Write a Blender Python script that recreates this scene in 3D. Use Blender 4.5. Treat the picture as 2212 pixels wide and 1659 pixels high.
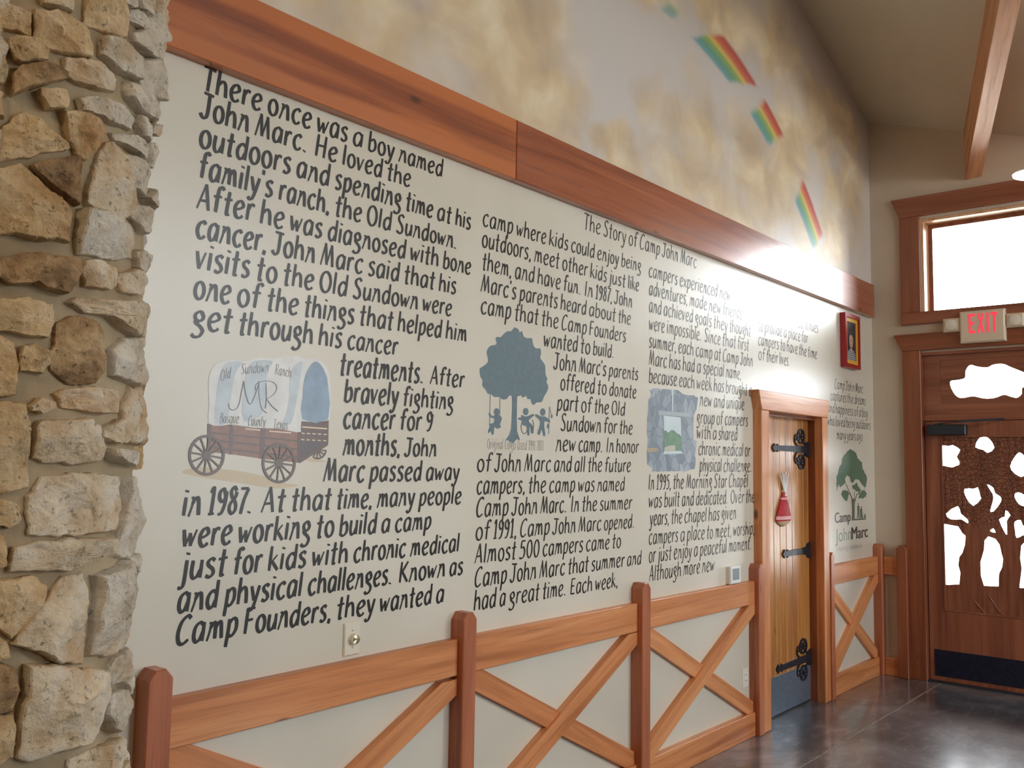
import bpy, bmesh, math, random
from mathutils import Vector, Matrix
random.seed(7)
sc = bpy.context.scene
for o in list(bpy.data.objects):
    bpy.data.objects.remove(o)
COL = sc.collection
R_ = math.radians

# ------------------------------------------------------------------ camera
YAW, PITCH, ROLL = R_(40.52160795), R_(5.00676163), R_(0.96432631)
FPX, CAMY, CAMZ = 1952.02, -2.5981563, 1.65
LX = 7.692                      # x of the entry wall
C0 = Vector((0, CAMY, CAMZ))
_f = Vector((math.cos(PITCH)*math.cos(YAW), math.cos(PITCH)*math.sin(YAW), math.sin(PITCH)))
_r = _f.cross(Vector((0, 0, 1))).normalized()
_u = _r.cross(_f)
CR = _r*math.cos(ROLL) + _u*math.sin(ROLL)
CU = -_r*math.sin(ROLL) + _u*math.cos(ROLL)
cam = bpy.data.cameras.new('camera')
cam.sensor_fit = 'HORIZONTAL'
cam.sensor_width = 36
cam.lens = FPX/2212*36
cam.clip_start = 0.05
cam.clip_end = 300
camo = bpy.data.objects.new('camera', cam)
COL.objects.link(camo)
camo.matrix_world = Matrix(((CR.x, CU.x, -_f.x, C0.x), (CR.y, CU.y, -_f.y, C0.y), (CR.z, CU.z, -_f.z, C0.z), (0, 0, 0, 1)))
sc.camera = camo

# ------------------------------------------------------------------ light and exposure
sc.view_settings.view_transform = 'Standard'
sc.view_settings.look = 'None'
sc.view_settings.gamma = 1
sc.view_settings.use_curve_mapping = False
sc.view_settings.exposure = 0.0
sc.cycles.max_bounces = 10
sc.cycles.diffuse_bounces = 6
sc.cycles.sample_clamp_indirect = 8
sc.cycles.caustics_reflective = False
sc.cycles.caustics_refractive = False
W = bpy.data.worlds.new('overcast_sky')
sc.world = W
W.use_nodes = True
_bg = W.node_tree.nodes['Background']
_bg.inputs[0].default_value = (0.90, 0.96, 1.0, 1)
_bg.inputs[1].default_value = 24.0

def area(name, loc, aim, sx, sy, energy, color, portal=False):
    l = bpy.data.lights.new(name, 'AREA')
    l.shape = 'RECTANGLE'
    l.size, l.size_y = sx, sy
    l.energy = energy
    l.color = color
    o = bpy.data.objects.new(name, l)
    COL.objects.link(o)
    o.location = loc
    o.rotation_euler = Vector(aim).to_track_quat('-Z', 'Z').to_euler()
    if portal:
        l.cycles.is_portal = True
    return o
WIN_R = [(5.5, 6.6, 1.2, 2.4), (2.6, 3.4, 1.0, 2.3), (2.4, 6.6, 3.35, 3.95)]   # windows of the wall behind the camera's right shoulder; low one facing the pillar added to brighten it
for i, (a, b, c, d) in enumerate(WIN_R):
    area('daylight_portal', ((a+b)/2, -6.62, (c+d)/2), (0, 1, 0), b-a, d-c, 1, (1, 1, 1), True)
area('daylight_portal', (LX+0.2, -0.86, 3.3), (-1, 0, 0), 0.95, 0.85, 1, (1, 1, 1), True)
area('daylight_portal', (LX+0.2, -0.86, 1.6), (-1, 0, 0), 0.95, 1.9, 1, (1, 1, 1), True)

for hx, hy, hz, he in ((-2.2, -2.4, 4.3, 42), (1.6, -3.8, 4.7, 14)):
    area('hall_lamp', (hx, hy, hz), (.15, .3, -1), .5, .5, he, (1, .76, .48))

# ------------------------------------------------------------------ pixel of the photo -> point on a real plane
def ray(px, py):
    return _f + CR*((px-1106)/FPX) - CU*((py-829.5)/FPX)
def WL(px, py, off=0.0):        # mural wall, off = distance in front of the wall
    d = ray(px, py)
    s = (-off-CAMY)/d.y
    return (s*d.x, CAMZ+s*d.z)
def WE(px, py, off=0.0):        # entry wall -> (y, z)
    d = ray(px, py)
    s = (LX-off)/d.x
    return (CAMY+s*d.y, CAMZ+s*d.z)
def crop(ox, oy, s):
    return lambda x, y: (ox+x*s, oy+y*s)

# ------------------------------------------------------------------ object helpers
ORG = {}
def tag(o, label=None, cat=None, group=None, kind=None):
    if label: o['label'] = label
    if cat: o['category'] = cat
    if group: o['group'] = group
    if kind: o['kind'] = kind
    return o
def thing(name, loc, label=None, cat=None, kind=None, group=None):
    o = bpy.data.objects.new(name, None)
    o.empty_display_size = 0.1
    COL.objects.link(o)
    o.location = loc
    ORG[o] = Vector(loc)
    return tag(o, label, cat, group, kind)
def mo(name, V, F, mat, parent=None, grain=None, smooth=None, mats=None, fm=None, base=None):
    """one mesh object; V in world coordinates"""
    org = ORG[parent] if parent else (Vector(base) if base else Vector((0, 0, 0)))
    me = bpy.data.meshes.new(name)
    me.from_pydata([tuple(Vector(v)-org) for v in V], [], F)
    o = bpy.data.objects.new(name, me)
    COL.objects.link(o)
    ORG[o] = org
    if parent: o.parent = parent
    else: o.location = org
    for m in (mats or [mat]): me.materials.append(m)
    if fm:
        me.polygons.foreach_set('material_index', fm)
    if grain is not None:
        a = Vector(grain).normalized()
        b = a.cross(Vector((0, 1, 0)) if abs(a.y) < .9 else Vector((1, 0, 0))).normalized()
        c = a.cross(b)
        off = Vector((random.uniform(0, 50), random.uniform(0, 50), random.uniform(0, 50)))
        at = me.attributes.new('grain', 'FLOAT_VECTOR', 'POINT')
        fl = []
        for v in V:
            v = Vector(v)
            fl += [v.dot(a)+off.x, v.dot(b)+off.y, v.dot(c)+off.z]
        at.data.foreach_set('vector', fl)
    bm = bmesh.new(); bm.from_mesh(me)
    if smooth is None or smooth >= 0:
        bmesh.ops.recalc_face_normals(bm, faces=bm.faces)
    if smooth is not None:
        for f in bm.faces: f.smooth = True
        if smooth > 0:
            for e in bm.edges:
                if len(e.link_faces) == 2 and e.calc_face_angle(0) > smooth: e.smooth = False
    bm.to_mesh(me); bm.free()
    return o
class MB:
    """collects shapes for ONE mesh"""
    def __init__(s): s.V = []; s.F = []; s.M = []
    def add(s, V, F, m=0):
        n = len(s.V)
        s.V += [tuple(v) for v in V]
        s.F += [tuple(i+n for i in f) for f in F]
        s.M += [m]*len(F)
        return s
    def box(s, x0, x1, y0, y1, z0, z1, m=0):
        return s.add([(x, y, z) for x in (x0, x1) for y in (y0, y1) for z in (z0, z1)],
                     [(0, 1, 3, 2), (4, 6, 7, 5), (0, 4, 5, 1), (2, 3, 7, 6), (0, 2, 6, 4), (1, 5, 7, 3)], m)
    def prism(s, poly, fn, d0, d1, m=0):
        """poly 2D, fn(u,v,d)->3D; from depth d0 to d1"""
        n = len(poly)
        V = [fn(u, v, d0) for u, v in poly]+[fn(u, v, d1) for u, v in poly]
        F = [tuple(range(n)), tuple(range(2*n-1, n-1, -1))]+[(i, i+n, (i+1) % n+n, (i+1) % n) for i in range(n)]
        return s.add(V, F, m)
    def bevprism(s, poly, fn, d0, d1, b, m=0):
        """prism whose front (d1) edge is chamfered by b"""
        n = len(poly)
        cx = sum(p[0] for p in poly)/n; cy = sum(p[1] for p in poly)/n
        ins = inset(poly, b)
        sg = 1 if d1 > d0 else -1
        V = [fn(u, v, d0) for u, v in poly]+[fn(u, v, d1-sg*b) for u, v in poly]+[fn(u, v, d1) for u, v in ins]
        F = [tuple(range(n)), tuple(range(3*n-1, 2*n-1, -1))]
        for k in (0, n):
            F += [(i+k, i+n+k, (i+1) % n+n+k, (i+1) % n+k) for i in range(n)]
        return s.add(V, F, m)
    def tube(s, pts, r, n=8, m=0, closed=False):
        pts = [Vector(p) for p in pts]
        V = []; F = []
        N = len(pts)
        for i, p in enumerate(pts):
            a = pts[i-1] if i else (pts[-1] if closed else p)
            b = pts[i+1] if i < N-1 else (pts[0] if closed else p)
            t = (b-a).normalized()
            q = t.cross(Vector((0, 1, 0)) if abs(t.y) < .9 else Vector((1, 0, 0))).normalized()
            w = t.cross(q)
            rr = r[i] if isinstance(r, (list, tuple)) else r
            for k in range(n):
                an = 2*math.pi*k/n
                V.append(p+q*math.cos(an)*rr+w*math.sin(an)*rr)
        for i in range(N if closed else N-1):
            j = (i+1) % N
            for k in range(n):
                F.append((i*n+k, i*n+(k+1) % n, j*n+(k+1) % n, j*n+k))
        if not closed:
            F.append(tuple(range(n))); F.append(tuple(range(N*n-1, (N-1)*n-1, -1)))
        return s.add(V, F, m)
    def lathe(s, c, axis, prof, n=24, m=0):
        """prof: (r, h) along axis from c"""
        c = Vector(c); a = Vector(axis).normalized()
        q = a.cross(Vector((0, 0, 1)) if abs(a.z) < .9 else Vector((1, 0, 0))).normalized()
        w = a.cross(q)
        V = []; F = []
        for r, h in prof:
            for k in range(n):
                an = 2*math.pi*k/n
                V.append(c+a*h+(q*math.cos(an)+w*math.sin(an))*r)
        for i in range(len(prof)-1):
            for k in range(n):
                F.append((i*n+k, i*n+(k+1) % n, (i+1)*n+(k+1) % n, (i+1)*n+k))
        F.append(tuple(range(n))); F.append(tuple(range(len(prof)*n-1, (len(prof)-1)*n-1, -1)))
        return s.add(V, F, m)
    def build(s, name, mat, parent=None, **k):
        if isinstance(mat, list):
            return mo(name, s.V, s.F, None, parent, mats=mat, fm=s.M, **k)
        return mo(name, s.V, s.F, mat, parent, **k)
def inset(poly, b):
    n = len(poly)
    ar = sum(poly[i][0]*poly[(i+1) % n][1]-poly[(i+1) % n][0]*poly[i][1] for i in range(n))
    sg = 1 if ar > 0 else -1
    out = []
    for i in range(n):
        p0, p1, p2 = Vector(poly[i-1]), Vector(poly[i]), Vector(poly[(i+1) % n])
        d1 = (p1-p0).normalized(); d2 = (p2-p1).normalized()
        n1 = Vector((-d1.y, d1.x))*sg; n2 = Vector((-d2.y, d2.x))*sg
        m_ = (n1+n2)
        k = b*2/max(m_.length_squared, .4)
        out.append((p1.x+m_.x*k, p1.y+m_.y*k))
    return out
fW = lambda off=0: (lambda u, v, d: (u, -(d+off), v))         # mural wall: d = in front of it
fE = lambda off=0: (lambda u, v, d: (LX-(d+off), u, v))       # entry wall: d = in front of it
def rect(a, b, c, d): return [(a, c), (b, c), (b, d), (a, d)]
def catmull(P, n=6, closed=False):
    P = [Vector(p) for p in P]
    if len(P) < 3 and not closed: return P
    out = []
    N = len(P)
    rng = range(N) if closed else range(N-1)
    for i in rng:
        p1, p2 = P[i], P[(i+1) % N]
        p0 = P[i-1] if (i or closed) else p1*2-p2
        p3 = P[(i+2) % N] if (i < N-2 or closed) else p2*2-p1
        for k in range(n):
            t = k/n
            out.append(.5*((2*p1)+(p2-p0)*t+(2*p0-5*p1+4*p2-p3)*t*t+(3*p1-p0-3*p2+p3)*t**3))
    if not closed: out.append(P[-1])
    return out
def clip(poly, a, b, c):        # keep a*x+b*y<=c
    out = []
    for i in range(len(poly)):
        p, q = poly[i-1], poly[i]
        dp, dq = a*p[0]+b*p[1]-c, a*q[0]+b*q[1]-c
        if (dp <= 0) != (dq <= 0):
            t = dp/(dp-dq)
            out.append((p[0]+(q[0]-p[0])*t, p[1]+(q[1]-p[1])*t))
        if dq <= 0: out.append(q)
    return out
def filled(poly, holes, fn, d0, d1, mb, m=0):
    """extruded sheet with holes"""
    bm = bmesh.new()
    loops = [poly]+holes
    es = []
    for L in loops:
        vs = [bm.verts.new((p[0], p[1], 0)) for p in L]
        es += [bm.edges.new((vs[i], vs[(i+1) % len(vs)])) for i in range(len(vs))]
    bmesh.ops.triangle_fill(bm, use_beauty=True, use_dissolve=False, edges=es)
    bm.verts.ensure_lookup_table(); bm.verts.index_update()
    V2 = [(v.co.x, v.co.y) for v in bm.verts]
    F = [tuple(v.index for v in f.verts) for f in bm.faces]
    bm.free()
    n = len(V2)
    V = [fn(u, v, d0) for u, v in V2]+[fn(u, v, d1) for u, v in V2]
    FF = F+[tuple(i+n for i in reversed(f)) for f in F]
    k = 0
    for L in loops:
        for i in range(len(L)):
            a, b = k+i, k+(i+1) % len(L)
            FF.append((a, b, b+n, a+n))
        k += len(L)
    mb.add(V, FF, m)
    return mb

# ------------------------------------------------------------------ materials
def S(r, g, b):                 # sRGB 0-255 -> linear
    f = lambda c: c/12.92 if c <= .04045 else ((c+.055)/1.055)**2.4
    return (f(r/255), f(g/255), f(b/255), 1)
class NT:
    def __init__(s, name):
        s.m = bpy.data.materials.new(name); s.m.use_nodes = True
        s.t = s.m.node_tree; s.n = s.t.nodes; s.l = s.t.links
        s.p = s.n['Principled BSDF']
    def N(s, ty, **k):
        nd = s.n.new(ty)
        for a, b in k.items(): setattr(nd, a, b)
        return nd
    def put(s, sock, v):
        if isinstance(v, bpy.types.NodeSocket): s.l.new(v, sock)
        else: sock.default_value = v
    def noise(s, vec, scale, detail=4, rough=.55, dist=0):
        nd = s.N('ShaderNodeTexNoise')
        s.put(nd.inputs['Vector'], vec); nd.inputs['Scale'].default_value = scale
        nd.inputs['Detail'].default_value = detail; nd.inputs['Roughness'].default_value = rough
        nd.inputs['Distortion'].default_value = dist
        return nd.outputs['Fac']
    def coord(s): return s.N('ShaderNodeTexCoord').outputs['Object']
    def attr(s, n):
        nd = s.N('ShaderNodeAttribute'); nd.attribute_name = n
        return nd.outputs['Vector']
    def vm(s, op, a, b=None):
        nd = s.N('ShaderNodeVectorMath', operation=op)
        s.put(nd.inputs[0], a)
        if b is not None: s.put(nd.inputs[1], b)
        return nd.outputs['Value'] if op in ('LENGTH', 'DISTANCE', 'DOT_PRODUCT') else nd.outputs[0]
    def ma(s, op, a, b=0.0, clamp=False):
        nd = s.N('ShaderNodeMath', operation=op); nd.use_clamp = clamp
        s.put(nd.inputs[0], a); s.put(nd.inputs[1], b)
        return nd.outputs[0]
    def mr(s, v, a, b, c=0.0, d=1.0, sm=True):
        nd = s.N('ShaderNodeMapRange'); nd.interpolation_type = 'SMOOTHSTEP' if sm else 'LINEAR'
        s.put(nd.inputs[0], v)
        for i, x in enumerate((a, b, c, d)): nd.inputs[i+1].default_value = x
        return nd.outputs[0]
    def mix(s, f, a, b):
        nd = s.N('ShaderNodeMix', data_type='RGBA')
        s.put(nd.inputs[0], f); s.put(nd.inputs[6], a); s.put(nd.inputs[7], b)
        return nd.outputs[2]
    def ramp(s, f, stops):
        nd = s.N('ShaderNodeValToRGB')
        s.put(nd.inputs[0], f)
        cr = nd.color_ramp
        while len(cr.elements) < len(stops): cr.elements.new(.5)
        for e, (p, c) in zip(cr.elements, stops): e.position = p; e.color = c
        return nd.outputs[0]
    def sep(s, v):
        nd = s.N('ShaderNodeSeparateXYZ'); s.put(nd.inputs[0], v)
        return nd.outputs
    def bump(s, h, st, d=.01):
        nd = s.N('ShaderNodeBump'); nd.inputs['Strength'].default_value = st; nd.inputs['Distance'].default_value = d
        s.put(nd.inputs['Height'], h)
        s.l.new(nd.outputs[0], s.p.inputs['Normal'])
    def fin(s, col, rough=.5, **k):
        s.put(s.p.inputs['Base Color'], col); s.put(s.p.inputs['Roughness'], rough)
        for a, b in k.items(): s.put(s.p.inputs[a.replace('_', ' ')], b)
        return s.m
def plain(name, col, rough=.5, metal=0, var=0, vs=8, **k):
    t = NT(name)
    c = col
    if var:
        f = t.noise(t.coord(), vs, 5)
        c = t.mix(t.mr(f, .3, .7), tuple(x*(1-var) for x in col[:3])+(1,), tuple(min(1, x*(1+var)) for x in col[:3])+(1,))
    return t.fin(c, rough, Metallic=metal, **k)
def wood(name, dark, mid, light, rough=.38, coat=.25, knots=.9, gs=1.0, sap=0):
    t = NT(name)
    g = t.attr('grain')
    v = t.vm('MULTIPLY', g, (.55*gs, 9*gs, 9*gs))
    warp = t.noise(t.vm('MULTIPLY', g, (.8, 3, 3)), 1.5, 3)
    vv = t.vm('ADD', v, t.vm('MULTIPLY', t.N('ShaderNodeTexNoise').outputs['Color'], (0, 0, 0)))
    big = t.noise(vv, 1.0, 3, .5, 1.2)
    fine = t.noise(t.vm('MULTIPLY', g, (4, 160, 160)), 1.0, 3, .6)
    n2 = t.noise(t.vm('MULTIPLY', g, (1.1, 26, 26)), 1.0, 4, .6, .8)
    c = t.ramp(t.mr(big, .28, .72, 0, 1, False), [(0, dark), (.45, mid), (1, light)])
    c = t.mix(t.mr(n2, .5, .75, 0, .55), c, dark)
    c = t.mix(t.ma('MULTIPLY', t.mr(fine, .45, .8), .35), c, tuple(x*.55 for x in dark[:3])+(1,))
    if sap:
        ez = t.ma('ABSOLUTE', t.ma('ADD', t.sep(t.coord())[2], t.ma('MULTIPLY', t.ma('SUBTRACT', warp, .5), .05)))
        c = t.mix(t.mr(ez, .062, .090, 0, .85), c, light)
    vo = t.N('ShaderNodeTexVoronoi'); vo.feature = 'F1'
    t.put(vo.inputs['Vector'], t.vm('MULTIPLY', g, (2.2, 5.0, 5.0))); vo.inputs['Scale'].default_value = 1.0
    kn = t.mr(vo.outputs['Distance'], .03, .11, 1, 0)
    sel = t.mr(t.sep(vo.outputs['Color'])[0], .40, .44)
    kf = t.ma('MULTIPLY', t.ma('MULTIPLY', kn, sel), knots)
    c = t.mix(kf, c, tuple(x*.22 for x in dark[:3])+(1,))
    t.bump(fine, .12, .002)
    return t.fin(c, t.mr(n2, .3, .8, rough-.06, rough+.1), Coat_Weight=coat, Coat_Roughness=.22)
M = {}
M['cedar'] = wood('cedar_trim', S(122, 60, 32), S(164, 86, 48), S(202, 118, 66), rough=.34, coat=.7, sap=1)
M['cedar_heart'] = wood('cedar_heart', S(120, 58, 34), S(160, 84, 50), S(182, 104, 64), rough=.36, coat=.7)
M['cedar_dark'] = wood('cedar_dark', S(112, 58, 34), S(140, 76, 46), S(160, 92, 58))
M['fir'] = wood('fir_fence', S(168, 98, 54), S(212, 138, 86), S(226, 158, 106), rough=.42, coat=.15)
M['jamb'] = wood('pale_jamb', S(196, 140, 100), S(226, 180, 138), S(236, 198, 160), rough=.4, coat=.3)  # fir paled so its colour carries the daylight on the window reveals
M['rafter'] = wood('rafter_fir', S(176, 112, 76), S(220, 158, 112), S(236, 180, 136), rough=.45, coat=.05)
M['fir_post'] = wood('fir_post', S(138, 74, 46), S(176, 102, 68), S(196, 122, 84), rough=.42, coat=.12, knots=.5)
M['pine'] = wood('pine_planks', S(150, 92, 42), S(186, 124, 60), S(206, 150, 84), rough=.33, coat=.4)
M['oak_dark'] = wood('carved_door_wood', S(112, 62, 44), S(144, 84, 60), S(164, 102, 74), rough=.4, coat=.2, knots=.2)
M['metal_dark'] = plain('wrought_iron', S(52, 56, 66), .45, .6, .2, 30)
M['kick'] = plain('blue_grey_steel', S(120, 134, 152), .38, .55, .12, 40)
M['kick_dark'] = plain('dark_bronze_plate', S(34, 40, 62), .4, .5, .2, 30)
M['closer'] = plain('closer_metal', S(58, 66, 76), .4, .6)
M['ivory'] = plain('ivory_plastic', S(226, 220, 204), .35)
M['white'] = plain('white_plastic', S(232, 234, 234), .35)
M['brass'] = plain('polished_brass', S(226, 214, 180), .16, 1)
M['screen'] = plain('lcd_screen', S(142, 152, 156), .3)
M['black'] = plain('black_slot', S(30, 28, 26), .6)
M['redframe'] = plain('red_lacquer', S(158, 26, 34), .3, var=.1)
M['goldmat'] = plain('gold_mat', S(220, 168, 60), .45)
M['exitbody'] = plain('exit_housing', S(222, 208, 186), .45)
M['lens'] = plain('frosted_lens', S(228, 222, 210), .3)
M['redcloth'] = plain('red_painted_hide', S(176, 24, 40), .6, var=.25, vs=25)
M['hide'] = plain('pale_hide', S(206, 176, 138), .7, var=.15, vs=30)
M['stick'] = plain('white_sticks', S(236, 234, 232), .5)

def paint(name, col, rough=.42, var=.05, vs=9):
    return plain(name, col, rough, 0, var, vs, Coat_Weight=1, Coat_Roughness=.33)
M['ink'] = paint('black_wall_paint', S(16, 12, 9), .42, .1)
M['ink'].node_tree.nodes['Principled BSDF'].inputs['Specular IOR Level'].default_value = .08

# --- the mural wall: cream satin below the board, painted sky above it
t = NT('mural_wall_paint')
oc = t.coord()
xyz = t.sep(oc)
cream = t.mix(t.mr(t.noise(oc, 1.3, 3), .35, .65), S(214, 208, 192), S(222, 217, 203))
CL = [(2.15, 3.5, .62, .55), (2.55, 3.75, .7, .7), (3.0, 3.6, .5, .8), (3.28, 3.35, .28, .35), (1.7, 3.6, .5, .5), (4.45, 3.5, .45, .42), (4.75, 3.55, .35, .45),
      (5.2, 3.35, .6, .45), (5.45, 3.75, .4, .3), (5.75, 3.55, .4, .4), (6.1, 4.0, .35, .45), (6.5, 4.2, .45, .4), (5.0, 4.55, .9, .22), (4.2, 4.5, .4, .3),
      (6.9, 3.6, .25, .55), (6.6, 3.25, .4, .2), (7.3, 3.9, .4, .5), (5.8, 4.6, .5, .3), (3.9, 3.28, .4, .14), (6.3, 3.35, .3, .3), (7.1, 4.4, .5, .2), (0, 3.6, .8, .5)]
nz = t.N('ShaderNodeTexNoise'); t.put(nz.inputs['Vector'], t.vm('MULTIPLY', oc, (.9, 1, 1.0))); nz.inputs['Scale'].default_value = 2.4; nz.inputs['Detail'].default_value = 5
dv = t.vm('MULTIPLY', t.vm('SUBTRACT', nz.outputs['Color'], (.5, .5, .5)), (.75, 0, .75))
pw = t.vm('ADD', oc, dv)
acc = None
for (cx, cz, rx, rz) in CL:
    dd = t.vm('LENGTH', t.vm('MULTIPLY', t.vm('SUBTRACT', pw, (cx, 0, cz)), (1/rx, 0, 1/rz)))
    w_ = t.mr(dd, .45, 1.25, 1, 0)
    acc = w_ if acc is None else t.ma('MAXIMUM', acc, w_)
acc = t.ma('MULTIPLY', acc, t.mr(t.noise(t.vm('MULTIPLY', oc, (.9, 1, 1.2)), 2.0, 3), .3, .56, .4, 1))
skyc = t.mix(t.mr(xyz[2], 3.1, 4.6), S(214, 208, 204), S(204, 196, 190))
cl_t = t.noise(t.vm('MULTIPLY', oc, (1.2, 1, 1.5)), 2.0, 4, .5, .5)
cloudc = t.ramp(t.mr(cl_t, .3, .72, 0, 1, False), [(0, S(188, 168, 142)), (.5, S(218, 196, 160)), (1, S(244, 230, 202))])
sky = t.mix(acc, skyc, cloudc)
RC = (4.18, 0, 1.12)
rd = t.vm('LENGTH', t.vm('MULTIPLY', t.vm('SUBTRACT', t.vm('ADD', oc, t.vm('MULTIPLY', dv, (.02, 0, .02))), RC), (1, 0, 1)))
rb = t.ramp(t.mr(rd, 3.12, 3.39, 0, 1, False), [(0, S(110, 168, 188)), (.22, S(92, 158, 140)), (.42, S(150, 178, 96)), (.52, S(222, 198, 96)), (.66, S(212, 112, 84)), (.85, S(186, 66, 54)), (1, S(196, 90, 80))])
msk = t.ma('MULTIPLY', t.mr(rd, 3.105, 3.145), t.mr(rd, 3.355, 3.395, 1, 0))
ang = t.ma('ARCTAN2', t.ma('SUBTRACT', xyz[2], RC[2]), t.ma('SUBTRACT', xyz[0], RC[0]))
ang = t.ma('ADD', ang, t.ma('MULTIPLY', t.ma('SUBTRACT', t.noise(oc, 9, 3), .5), .03))
seg = None
for (hi, lo, kk, gr) in [(78.3, 69.3, .42, 0), (65.3, 59.6, .18, 0), (51.4, 43.2, 0, 0), (86, 83.2, .3, 1), (91.5, 89.3, .3, 1)]:
    a_ = t.ma('ADD', ang, t.ma('MULTIPLY', t.ma('SUBTRACT', rd, 3.25), kk))
    w_ = t.ma('MULTIPLY', t.mr(a_, R_(lo)-.012, R_(lo)+.014), t.mr(a_, R_(hi)-.014, R_(hi)+.012, 1, 0))
    if gr: w_ = t.ma('MULTIPLY', w_, t.mr(rd, 3.17, 3.24, .75, 0))
    seg = w_ if seg is None else t.ma('MAXIMUM', seg, w_)
sky = t.mix(t.ma('MULTIPLY', t.ma('MULTIPLY', msk, seg), .92), sky, rb)
colw = t.mix(t.mr(xyz[2], 3.04, 3.06), cream, sky)
t.bump(t.noise(oc, 120, 3), .05, .001)
M['mural'] = t.fin(colw, t.mr(xyz[2], 3.04, 3.06, .42, .5), Coat_Weight=t.mr(xyz[2], 3.04, 3.06, 1, .15), Coat_Roughness=.33)
M['plaster'] = plain('tan_wall_paint', S(202, 186, 166), .6, 0, .03, 3)
M['ceiling'] = plain('ceiling_paint', S(208, 198, 178), .7, 0, .03, 2)

t = NT('stained_concrete')
oc = t.coord()
n1 = t.noise(oc, 1.6, 8, .65, .8); n2 = t.noise(t.vm('MULTIPLY', oc, (1, 2.6, 1)), 5, 8, .62, .8)
c = t.ramp(t.mr(n1, .3, .7, 0, 1, False), [(0, S(48, 53, 62)), (.5, S(88, 95, 105)), (1, S(138, 144, 152))])
c = t.mix(t.mr(n2, .48, .78, 0, .6), c, S(160, 164, 168))
c = t.mix(t.mr(t.noise(oc, 60, 3), .6, .8, 0, .25), c, S(58, 58, 62))
M['floor'] = t.fin(c, .32, Coat_Weight=1, Coat_Roughness=.15)
M['joint'] = plain('pale_floor_joint', S(142, 138, 128), .6, var=.3, vs=30)
M['outside'] = plain('outside_paving', S(190, 186, 176), .8, var=.08)

def stone(name, a, b, c_, spots):
    t = NT(name); oc = t.coord()
    f = t.noise(oc, 9, 10, .74, .5)
    col = t.ramp(t.mr(f, .34, .66, 0, 1, False), [(0, a), (.5, b), (1, c_)])
    col = t.mix(t.mr(t.noise(oc, 5.5, 5), .5, .68, 0, .65), col, spots)
    pit = t.noise(oc, 55, 4, .7)
    col = t.mix(t.mr(pit, .57, .70, 0, .75), col, tuple(x*.25 for x in a[:3])+(1,))
    h = t.ma('ADD', t.ma('MULTIPLY', f, .8), t.ma('MULTIPLY', t.noise(oc, 38, 6, .7), .5))
    t.bump(h, .9, .03)
    return t.fin(col, .82)
M['st_cream'] = stone('limestone_cream', S(204, 170, 124), S(240, 220, 188), S(250, 240, 222), S(216, 168, 112))
M['st_gold'] = stone('limestone_gold', S(188, 146, 96), S(230, 200, 154), S(246, 226, 192), S(204, 154, 98))
M['st_brown'] = stone('limestone_brown', S(126, 94, 64), S(188, 154, 112), S(230, 200, 156), S(120, 84, 52))
M['st_grey'] = stone('limestone_grey', S(200, 182, 154), S(236, 224, 204), S(250, 244, 232), S(216, 184, 142))
t = NT('sand_mortar'); oc = t.coord()
f = t.noise(oc, 90, 5, .7)
t.bump(f, .35, .006)
M['mortar'] = t.fin(t.mix(t.mr(t.noise(oc, 4, 4), .3, .7), S(148, 130, 102), S(178, 160, 130)), .9)
t = NT('window_glass')
tr = t.N('ShaderNodeBsdfTransparent'); gl = t.N('ShaderNodeBsdfGlossy'); gl.inputs['Roughness'].default_value = .02
fr = t.N('ShaderNodeFresnel'); fr.inputs[0].default_value = 1.45
mx = t.N('ShaderNodeMixShader')
t.l.new(fr.outputs[0], mx.inputs[0]); t.l.new(tr.outputs[0], mx.inputs[1]); t.l.new(gl.outputs[0], mx.inputs[2])
t.l.new(mx.outputs[0], t.n['Material Output'].inputs[0])
M['glass'] = t.m
def emit(name, col, st):
    t = NT(name)
    return t.fin(col, .5, Emission_Color=col, Emission_Strength=st)
M['exitred'] = emit('exit_red', S(255, 60, 84), .75)
M['lampglow'] = emit('lamp_diffuser', S(255, 236, 205), 6)

# ------------------------------------------------------------------ room shell
def cells(name, us, vs, holes, fn, d0, d1, mat):
    """wall slab with rectangular openings, one mesh"""
    us = sorted(set(us+[h[0] for h in holes]+[h[1] for h in holes]))
    vs = sorted(set(vs+[h[2] for h in holes]+[h[3] for h in holes]))
    solid = {}
    for i in range(len(us)-1):
        for j in range(len(vs)-1):
            u, v = (us[i]+us[i+1])/2, (vs[j]+vs[j+1])/2
            solid[i, j] = not any(h[0] < u < h[1] and h[2] < v < h[3] for h in holes)
    V = []; ix = {}; F = []
    def P(i, j, k):
        if (i, j, k) not in ix:
            ix[i, j, k] = len(V); V.append(fn(us[i], vs[j], (d0, d1)[k]))
        return ix[i, j, k]
    for (i, j), s in solid.items():
        if not s: continue
        F.append((P(i, j, 0), P(i+1, j, 0), P(i+1, j+1, 0), P(i, j+1, 0)))
        F.append((P(i, j, 1), P(i, j+1, 1), P(i+1, j+1, 1), P(i+1, j, 1)))
        for (di, dj, a, b) in ((-1, 0, (0, 0), (0, 1)), (1, 0, (1, 0), (1, 1)), (0, -1, (0, 0), (1, 0)), (0, 1, (0, 1), (1, 1))):
            if not solid.get((i+di, j+dj), False):
                F.append((P(i+a[0], j+a[1], 0), P(i+b[0], j+b[1], 0), P(i+b[0], j+b[1], 1), P(i+a[0], j+a[1], 1)))
    return tag(mo(name, V, F, mat), kind='structure')
XB, YR = -3.5, -6.5
DX0, DX1, DZ = 5.50, 6.49, 2.06          # rough opening of the plank door
EY0, EY1 = -1.36, -0.36                  # rough opening of the entry door (y)
wall_left = cells('wall_left', [XB-.2, LX+.2], [-.15, 7.4], [(DX0, DX1, -.2, DZ)], fW(), 0, -.18, M['mural'])
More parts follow.
